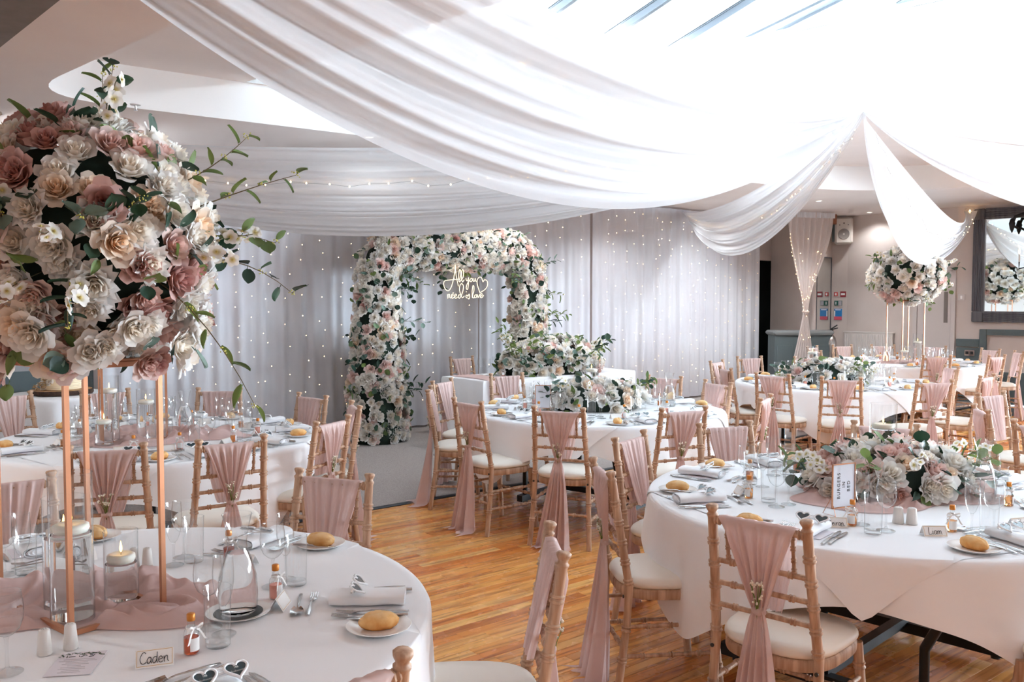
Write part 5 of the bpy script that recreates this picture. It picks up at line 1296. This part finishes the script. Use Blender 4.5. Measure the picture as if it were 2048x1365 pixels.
# low-ceiling downlights and sprinklers; lamps listed after the left-drape one are added fill
DL = [(6.05, 14.9, 'above the loudspeaker'), (-1.3, 8.05, 'above the long left drape'), (-3.9, 7.6, 'added for fill above the cake table'), (.35, 10.6, 'added for fill above the head table'), (2.0, 12.2, 'added for fill right of the flower arch'), (3.4, 13.4, 'added for fill above the right curtain panels'), (4.6, 13.2, 'added for fill above the far table'), (-4.6, 5.6, 'added for fill over the left foreground'), (-4.3, 3.4, 'added for fill behind the near bouquet'), (-3.4, .9, 'added for fill left of the camera'), (-1.2, -.9, 'added for fill behind the camera'), (1.2, -2.0, 'added for fill far behind the camera')]
for i, (x, y, w) in enumerate(DL):
    t = thing('downlight', f'small recessed ceiling spotlight {w}', 'downlight', (x, y, Z1), 0, 'recessed downlights'); ob('trim_ring', MB().lathe([(.034, -.002), (.05, -.006), (.052, -.002), (.052, 0)], 24, (0, 0, 0), False, False).mesh('trim_ring', 'white_gloss', 40), t); ob('lamp', MB().lathe([(.034, -.003), (.001, -.003)], 20, (0, 0, 0), False, False).mesh('lamp', 'downlight'), t)
    l = bpy.data.lights.new('downlight_beam', 'SPOT'); l.energy = {0: 6, 1: 2, 3: 15, 4: 16, 5: 12, 9: 5, 10: 5, 11: 5}.get(i, 30); l.color = (.90, .96, 1.0); l.spot_size = R(140); l.spot_blend = .6; l.shadow_soft_size = .06
    lo = bpy.data.objects.new('downlight_beam', l); COL.objects.link(lo); lo.parent = t; lo.location = (0, 0, -.02)
t = thing('sprinkler_head', 'small sprinkler head under the ceiling edge behind the bouquet', 'sprinkler', (-2.85, 6.7, Z1)); ob('rosette', MB().lathe([(.04, 0), (.038, -.006), (.012, -.01)], 20).mesh('rosette', 'white_gloss', 40), t); ob('nozzle', MB().lathe([(.008, -.01), (.008, -.04), (.016, -.045), (.016, -.048)], 12).mesh('nozzle', 'steel', 40), t)
# ---------------------------------------------------------------- left wall behind the cake
def on_wall(o, s, z, off=0): p = cpt(s, -.2+off, z); o.location = p; o.rotation_euler = (0, 0, ang); return o
tr = ob('trim_2', None); tr['kind'] = 'structure'; on_wall(tr, -2.9, 0)
def tb(name, x0, x1, z0, z1, d, mat): ob(name, MB().bbox(((x0+x1)/2, -d/2, (z0+z1)/2), (x1-x0, d, z1-z0), min(.006, d/3)).mesh(name, mat), tr)
tb('dado_panel', -3.3, .75, .12, 1.0, .03, 'dado_grey'); tb('skirting_board', -3.3, .75, 0, .14, .05, 'dado_grey'); tb('ledge', -3.3, .75, .985, 1.035, .14, 'dado_ledge'); tb('ledge_moulding', -3.3, .75, .93, .985, .055, 'dado_ledge')
for x0 in (-2.6, -1.35, -.1):
    for (a, c, e, f) in ((x0, x0+1.1, .70, .73), (x0, x0+1.1, .2, .23), (x0, x0+.03, .23, .70), (x0+1.07, x0+1.1, .23, .70)): tb('panel_moulding', a, min(c, .74), e, f, .045, 'dado_grey')
t = thing('wall_mirror', 'frameless mirror standing on the grey ledge behind the cake', 'mirror'); on_wall(t, -3.05, 1.036, .05)
ob('mirror_glass', MB().box((0, 0, .6), (1.15, .008, 1.2)).mesh('mirror_glass', 'mirror'), t); ob('mirror_back', MB().box((0, .012, .6), (1.17, .014, 1.22)).mesh('mirror_back', 'dado_ledge'), t)
t = thing('curtain_pole', 'slim upright curtain pole in the gap left of the arch', 'pole'); p = cpt(1.035, .06); t.location = p; ob('pole_tube', MB().lathe([(.014, 0), (.014, 3.05)], 10).mesh('pole_tube', 'beam_grey', 40), t); ob('base_plate', MB().bbox((0, 0, .004), (.3, .3, .008), .002).mesh('base_plate', 'beam_grey'), t)
# ---------------------------------------------------------------- far right: bar, tied curtain, fire point, radiator, door
pm('bar_front', (88, 98, 99), .5); pm('bar_top', (124, 126, 126), .35); pm('sign_red', (196, 40, 36), .5); pm('call_red', (140, 28, 34), .5); pm('sign_green', (30, 78, 66), .5); pm('sign_blue', (40, 122, 182), .5); pm('sign_pink', (206, 82, 100), .5); pm('bottle_steel', (170, 164, 160), .22, 1.0); pm('radiator_white', (222, 214, 208), .4); pm('door_paint', (204, 193, 188), .5); pm('speaker_case', (198, 188, 178), .5); pm('speaker_grille', (128, 118, 112), .7); pm('beam_brown', (128, 74, 46), .7); pm('iron', (34, 34, 36), .5, .5)
BU = Vector((.675, .74, 0)); BN = Vector((.74, -.675, 0)); ba = math.atan2(BU.y, BU.x)
t = thing('bar_mirror', 'tall wall mirror above the bar counter end', 'mirror', Q-BU*.33+BN*.005, ba); ob('mirror_glass', MB().box((0, 0, 1.72), (.60, .008, 1.28)).mesh('mirror_glass', 'mirror'), t)
for (c, d) in (((0, -.003, 2.37), (.64, .016, .02)), ((0, -.003, 1.07), (.64, .016, .02)), ((-.31, -.003, 1.72), (.02, .016, 1.3)), ((.31, -.003, 1.72), (.02, .016, 1.3))): ob('frame_strip', MB().box(c, d).mesh('frame_strip', 'pewter'), t)
t = thing('bar_counter', 'grey panelled bar counter with rounded top beside the doorway', 'bar', (4.93, 15.0, 0), .06)
ob('counter_body', MB().bbox((0, 0, .51), (.98, .34, 1.02), .01).mesh('counter_body', 'bar_front'), t); ob('counter_top', MB().bbox((0, 0, 1.06), (1.06, .42, .08), .03).mesh('counter_top', 'bar_top'), t)
for x in (-.32, 0, .32): ob('front_panel', MB().bbox((x, -.175, .5), (.27, .02, .7), .008).mesh('front_panel', 'bar_front'), t)
# tied voile curtain with fairy lights
TC = Vector((4.87, 14.6, 0)); 
def tied(u, v):
    z = lerp(3.06, .05, v); s = u*2-1; zk = 1.42
    if z > zk: k = sstep((z-zk)/(3.06-zk)); w = lerp(.05, .44, k**.8); c = lerp(.03, .10, k)
    else: k = sstep((zk-z)/1.3); w = lerp(.05, .24, k**.7); c = lerp(.03, -.03, k)
    f = .03*math.sin(s*22+.6*math.sin(z*3))*(.4+.6*k); return (c+s*w, f, z+(.02*math.sin(s*40) if v < .01 else 0))
t = thing('tied_curtain', 'sheer taupe curtain tied at the waist beside the doorway', 'curtain', TC, .3)
ob('voile', MB().grid(tied, 70, 50).mesh('voile', 'curtain_warm', 180), t); ob('tie_band', MB().lathe([(.05, -.02), (.062, 0), (.05, .02)], 16, (.03, 0, 1.42), False, False).mesh('tie_band', 'curtain_warm', 60), t); ob('heading_tape', MB().grid(lambda u, v: (.10+(u*2-1)*.46, -.035-.02*math.sin(u*60), 3.07-.09*v), 70, 2).mesh('heading_tape', 'drape', 180), t)
cR, sR = math.cos(.3), math.sin(.3)
def tcp(x, y, z): return (TC.x+cR*x-sR*y, TC.y+sR*x+cR*y, z)
P = []
for i in range(22):
    z = lerp(2.7, 1.45, i/21); q = tied(.0, (3.06-z)/3.01); P.append(tcp(q[0]-.02+r6.uniform(-.012, .012), -.05+r6.uniform(-.02, .02), z))
light_string('fairy lights along the edge of the tied curtain', P, size=1.0, wire=False)
P = []
for i in range(30):
    z = r6.uniform(.4, 2.8); q = tied(r6.uniform(.1, .9), (3.06-z)/3.01); P.append(tcp(q[0], -.05, z))
light_string('scattered fairy lights on the tied curtain', P, wire=False, size=1.0)
# loudspeaker on the corner
SPK = W1-Vector((.12, .1, 0)); t = thing('loudspeaker', 'pale wall loudspeaker on a bracket in the corner above the bar mirror', 'loudspeaker', (SPK.x, SPK.y, 2.83), R(-20))
ob('cabinet', MB().bbox((0, 0, 0), (.30, .24, .46), .03).mesh('cabinet', 'speaker_case', 40), t); ob('front_baffle', MB().bbox((0, -.125, 0), (.25, .02, .41), .008).mesh('front_baffle', 'speaker_case', 40), t)
ob('woofer', MB().lathe([(.095, 0), (.09, .012), (.06, .004), (.001, .0)], 28, (0, 0, 0), True, False).xf(Matrix.Translation((0, -.134, -.06)) @ Matrix.Rotation(PI/2, 4, 'X')).mesh('woofer', 'speaker_grille', 40), t)
for (x, z, r) in ((0, .13, .016), (-.07, .10, .012), (.07, .10, .012)): ob('tweeter', MB().lathe([(r, 0), (r*.9, .006), (.001, .006)], 14, (0, 0, 0), True, False).xf(Matrix.Translation((x, -.134, z)) @ Matrix.Rotation(PI/2, 4, 'X')).mesh('tweeter', 'speaker_grille', 40), t)
ob('bracket', MB().box((-.17, .05, .02), (.05, .12, .40)).mesh('bracket', 'dado_grey'), t)
t = thing('wooden_block', 'short brown timber block above the tied curtain', 'timber', (5.42, 15.0, 2.99), .3); ob('block', MB().bbox((0, 0, 0), (.20, .12, .17), .008).mesh('block', 'beam_brown'), t)
# fire point on the narrow corner wall
ca = math.atan2((W1-Q).y, (W1-Q).x); FM = (Q+W1)/2
def sign(name, label, dx, z, w, h, blocks, cat='sign'):
    d = (W1-Q).normalized(); n_ = Vector((d.y, -d.x, 0)); n_ = n_ if n_.dot(Vector((0, -1, 0))) > 0 else -n_
    t = thing(name, label, cat, FM+d*dx+n_*.006+Vector((0, 0, z)), ca); ob('backing', MB().box((0, 0, 0), (w, .008, h)).mesh('backing', blocks[0]), t)
    for (x, zz, bw, bh, m_) in blocks[1:]: ob('printed_field', MB().box((x, -.006, zz), (bw, .004, bh)).mesh('printed_field', m_), t)
sign('fire_call_point', 'dark red fire alarm call point box', .075, 1.72, .10, .10, ['call_red', (0, 0, .07, .035, 'card')], 'call point')
sign('fire_notice', 'small square red fire notice', -.055, 1.72, .065, .07, ['sign_red', (0, 0, .03, .04, 'card')])
sign('exit_notice', 'small green and grey exit notice', -.01, 1.56, .14, .09, ['sign_green', (.035, 0, .06, .08, 'print_grey'), (-.04, 0, .012, .05, 'card')])
sign('fire_action_notice', 'blue and red fire action notice', -.01, 1.36, .14, .20, ['sign_blue', (0, -.07, .14, .06, 'sign_pink'), (-.06, .01, .02, .1, 'card'), (0, .08, .10, .012, 'card')])
t = thing('fire_extinguisher', 'polished steel fire extinguisher with black hose', 'extinguisher', (5.62, 15.2, 0)); ob('cylinder', MB().lathe([(.075, .0), (.08, .01), (.08, .42), (.06, .5), (.025, .54), (.022, .58)], 24).mesh('cylinder', 'bottle_steel', 40), t)
ob('valve', MB().lathe([(.02, .58), (.025, .6), (.02, .64)], 12).mesh('valve', 'rubber_black', 40), t); ob('handle', MB().tube([(-.02, 0, .63), (.10, 0, .66)], .011, 6).mesh('handle', 'rubber_black'), t); ob('handle', MB().tube([(-.02, 0, .64), (.09, 0, .71)], .011, 6).mesh('handle', 'rubber_black'), t); ob('hose', MB().tube([(-.02, 0, .61), (-.12, 0, .6), (-.16, 0, .48), (-.14, 0, .2)], .013, 8).mesh('hose', 'rubber_black', 60), t)
t.location = (5.45, 14.9, .48); ob('wall_bracket', MB().bbox((0, .09, -.24), (.2, .12, .48), .01).mesh('wall_bracket', 'bar_front'), t)
# radiator and door on the angled wall
wd = (W2-W1); wa = math.atan2(wd.y, wd.x); wn = Vector((wd.y, -wd.x, 0)).normalized(); wn = wn if wn.y < 0 else -wn
def wdp(f, off=0, z=0): p = W1+wd*f+wn*off; return (p.x, p.y, z)
t = thing('radiator', 'white ribbed panel radiator under the plain wall', 'radiator', wdp(.235, .06), wa); ob('back_panel', MB().bbox((0, 0, .72), (.92, .05, .66), .01).mesh('back_panel', 'radiator_white', 40), t); ob('top_grille', MB().bbox((0, 0, 1.055), (.94, .08, .02), .005).mesh('top_grille', 'radiator_white'), t)
for i in range(24): ob('rib', MB().bbox((lerp(-.43, .43, i/23), -.03, .72), (.02, .016, .60), .004).mesh('rib', 'radiator_white'), t)
d_ = ob('door_1', None); d_['kind'] = 'structure'; d_.location = wdp(.82, .01); d_.rotation_euler = (0, 0, wa)
ob('door_leaf', MB().bbox((0, 0, 1.04), (.56, .03, 2.08), .004).mesh('door_leaf', 'door_paint'), d_)
for (c, d) in (((-.32, 0, 1.07), (.07, .05, 2.14)), ((.32, 0, 1.07), (.07, .05, 2.14)), ((0, 0, 2.12), (.7, .05, .07))): ob('door_frame', MB().box(c, d).mesh('door_frame', 'door_paint'), d_)
ob('vision_panel', MB().box((.20, -.018, 1.5), (.06, .012, .5)).mesh('vision_panel', 'speaker_grille'), d_)
t = thing('light_switch', 'small square wall switch beside the door', 'switch', (*(W2+SV*.08+Vector((-.67, -.74, 0))*.01)[:2], 1.66), math.atan2(SV.y, SV.x)); ob('switch_plate', MB().bbox((0, 0, 0), (.10, .02, .10), .004).mesh('switch_plate', 'door_paint'), t); ob('rocker', MB().bbox((0, -.012, 0), (.03, .008, .05), .002).mesh('rocker', 'white_gloss'), t)
# pewter mirror, dado and a built chandelier reflection on the right wall
ma = math.atan2(SV.y, SV.x); mn = Vector((SV.y, -SV.x, 0)).normalized(); mn = mn if mn.y < 0 else -mn
def rw(a, off=0, z=0): p = W2+SV*a+mn*off; return (p.x, p.y, z)
MW, MZ0, MZ1 = 2.2, 1.27, 3.04
t = thing('framed_mirror', 'huge mirror in a ribbed pewter frame on the right wall', 'mirror', rw(.24+MW/2, .02), ma); fw = .17
ob('mirror_glass', MB().box((0, .0, (MZ0+MZ1)/2), (MW-2*fw+.02, .01, MZ1-MZ0-2*fw+.02)).mesh('mirror_glass', 'mirror'), t)
for sx_ in (-1, 1):
    ob('frame_stile', MB().bbox((sx_*(MW/2-fw/2), -.02, (MZ0+MZ1)/2), (fw, .05, MZ1-MZ0-2*fw), .006).mesh('frame_stile', 'pewter'), t)
    for k in range(4): ob('flute', MB().tube([(sx_*(MW/2-.035-.03*k), -.048, MZ0+fw), (sx_*(MW/2-.035-.03*k), -.048, MZ1-fw)], .010, 8).mesh('flute', 'pewter', 60), t)
for z in (MZ0+fw/2, MZ1-fw/2):
    ob('frame_rail', MB().bbox((0, -.02, z), (MW-2*fw, .05, fw), .006).mesh('frame_rail', 'pewter'), t)
    for k in range(4): ob('flute', MB().tube([(-MW/2+fw, -.048, z-.05+.033*k), (MW/2-fw, -.048, z-.05+.033*k)], .010, 8).mesh('flute', 'pewter', 60), t)
    for sx_ in (-1, 1): ob('corner_block', MB().bbox((sx_*(MW/2-fw/2), -.022, z), (fw*.98, .06, fw*.98), .012).mesh('corner_block', 'pewter'), t)
tr = ob('trim_3', None); tr['kind'] = 'structure'; tr.location = rw(0, .0); tr.rotation_euler = (0, 0, ma)
def tb2(name, x0, x1, z0, z1, d, mat): ob(name, MB().bbox(((x0+x1)/2, -d/2, (z0+z1)/2), (x1-x0, d, z1-z0), min(.006, d/3)).mesh(name, mat), tr)
tb2('chair_rail', .02, .36, .88, 1.0, .04, 'dado_grey'); tb2('dado_panel', .02, .36, .0, .86, .02, 'dado_grey'); tb2('panel_frame', .36, .46, .0, 1.16, .05, 'dado_grey'); tb2('panel_frame', .46, 6, 1.07, 1.16, .05, 'dado_grey'); tb2('skirting_board', .46, 6, 0, .5, .03, 'dado_grey')
t = thing('wall_socket', 'double wall socket on the grey dado behind the far chairs', 'socket', rw(.22, .035, .78), ma); ob('socket_plate', MB().bbox((0, 0, 0), (.15, .012, .09), .004).mesh('socket_plate', 'steel'), t)
for s in (-1, 1): ob('socket_insert', MB().box((s*.035, -.008, 0), (.04, .006, .045)).mesh('socket_insert', 'ink'), t)
t = thing('chandelier_reflection', 'dark wrought iron scroll and candle lamps standing in for a chandelier reflection', 'reflection stand-in', rw(1.02, .20, 2.55), ma)  # solid geometry in place of a chandelier reflected in the mirror
b = MB(); b.tube([(.5, .18, .35), (.1, -.02, .40), (-.16, -.04, .32), (-.20, -.04, .20), (-.12, -.04, .14)], [.03, .03, .026, .022, .016], 8); ob('scroll_arm', b.mesh('scroll_arm', 'iron', 180), t)
ob('scroll_drop', MB().lathe([(.005, -.12), (.03, -.06), (.045, .02), (.03, .08), (.01, .1)], 12, (-.20, -.04, .20)).mesh('scroll_drop', 'iron', 180), t)
for x in (-.10, .06, .22):
    ob('candle_arm', MB().tube([(.3, 0, -.1), (.12, 0, -.42), (x, 0, -.46), (x, 0, -.36)], .010, 6).mesh('candle_arm', 'iron', 180), t); c_ = ob('candle_tube', MB().lathe([(.012, -.36), (.012, -.24)], 10, (x, 0, 0)).mesh('candle_tube', 'card', 40), t); ob('lamp_bulb', MB().lathe([(.006, -.24), (.014, -.20), (.003, -.14)], 10, (x, 0, 0)).mesh('lamp_bulb', 'fairy', 180), t)
t = thing('glass_bauble', 'clear glowing bulb where the drape meets the mirror corner', 'lamp', rw(.20, .12, 3.0)); ob('globe', MB().lathe([(.01, -.07), (.06, -.05), (.085, .0), (.06, .05), (.01, .07)], 20).mesh('globe', 'glass', 180), t); ob('filament', MB().lathe([(.002, -.03), (.02, 0), (.002, .03)], 10).mesh('filament', 'fairy', 180), t)
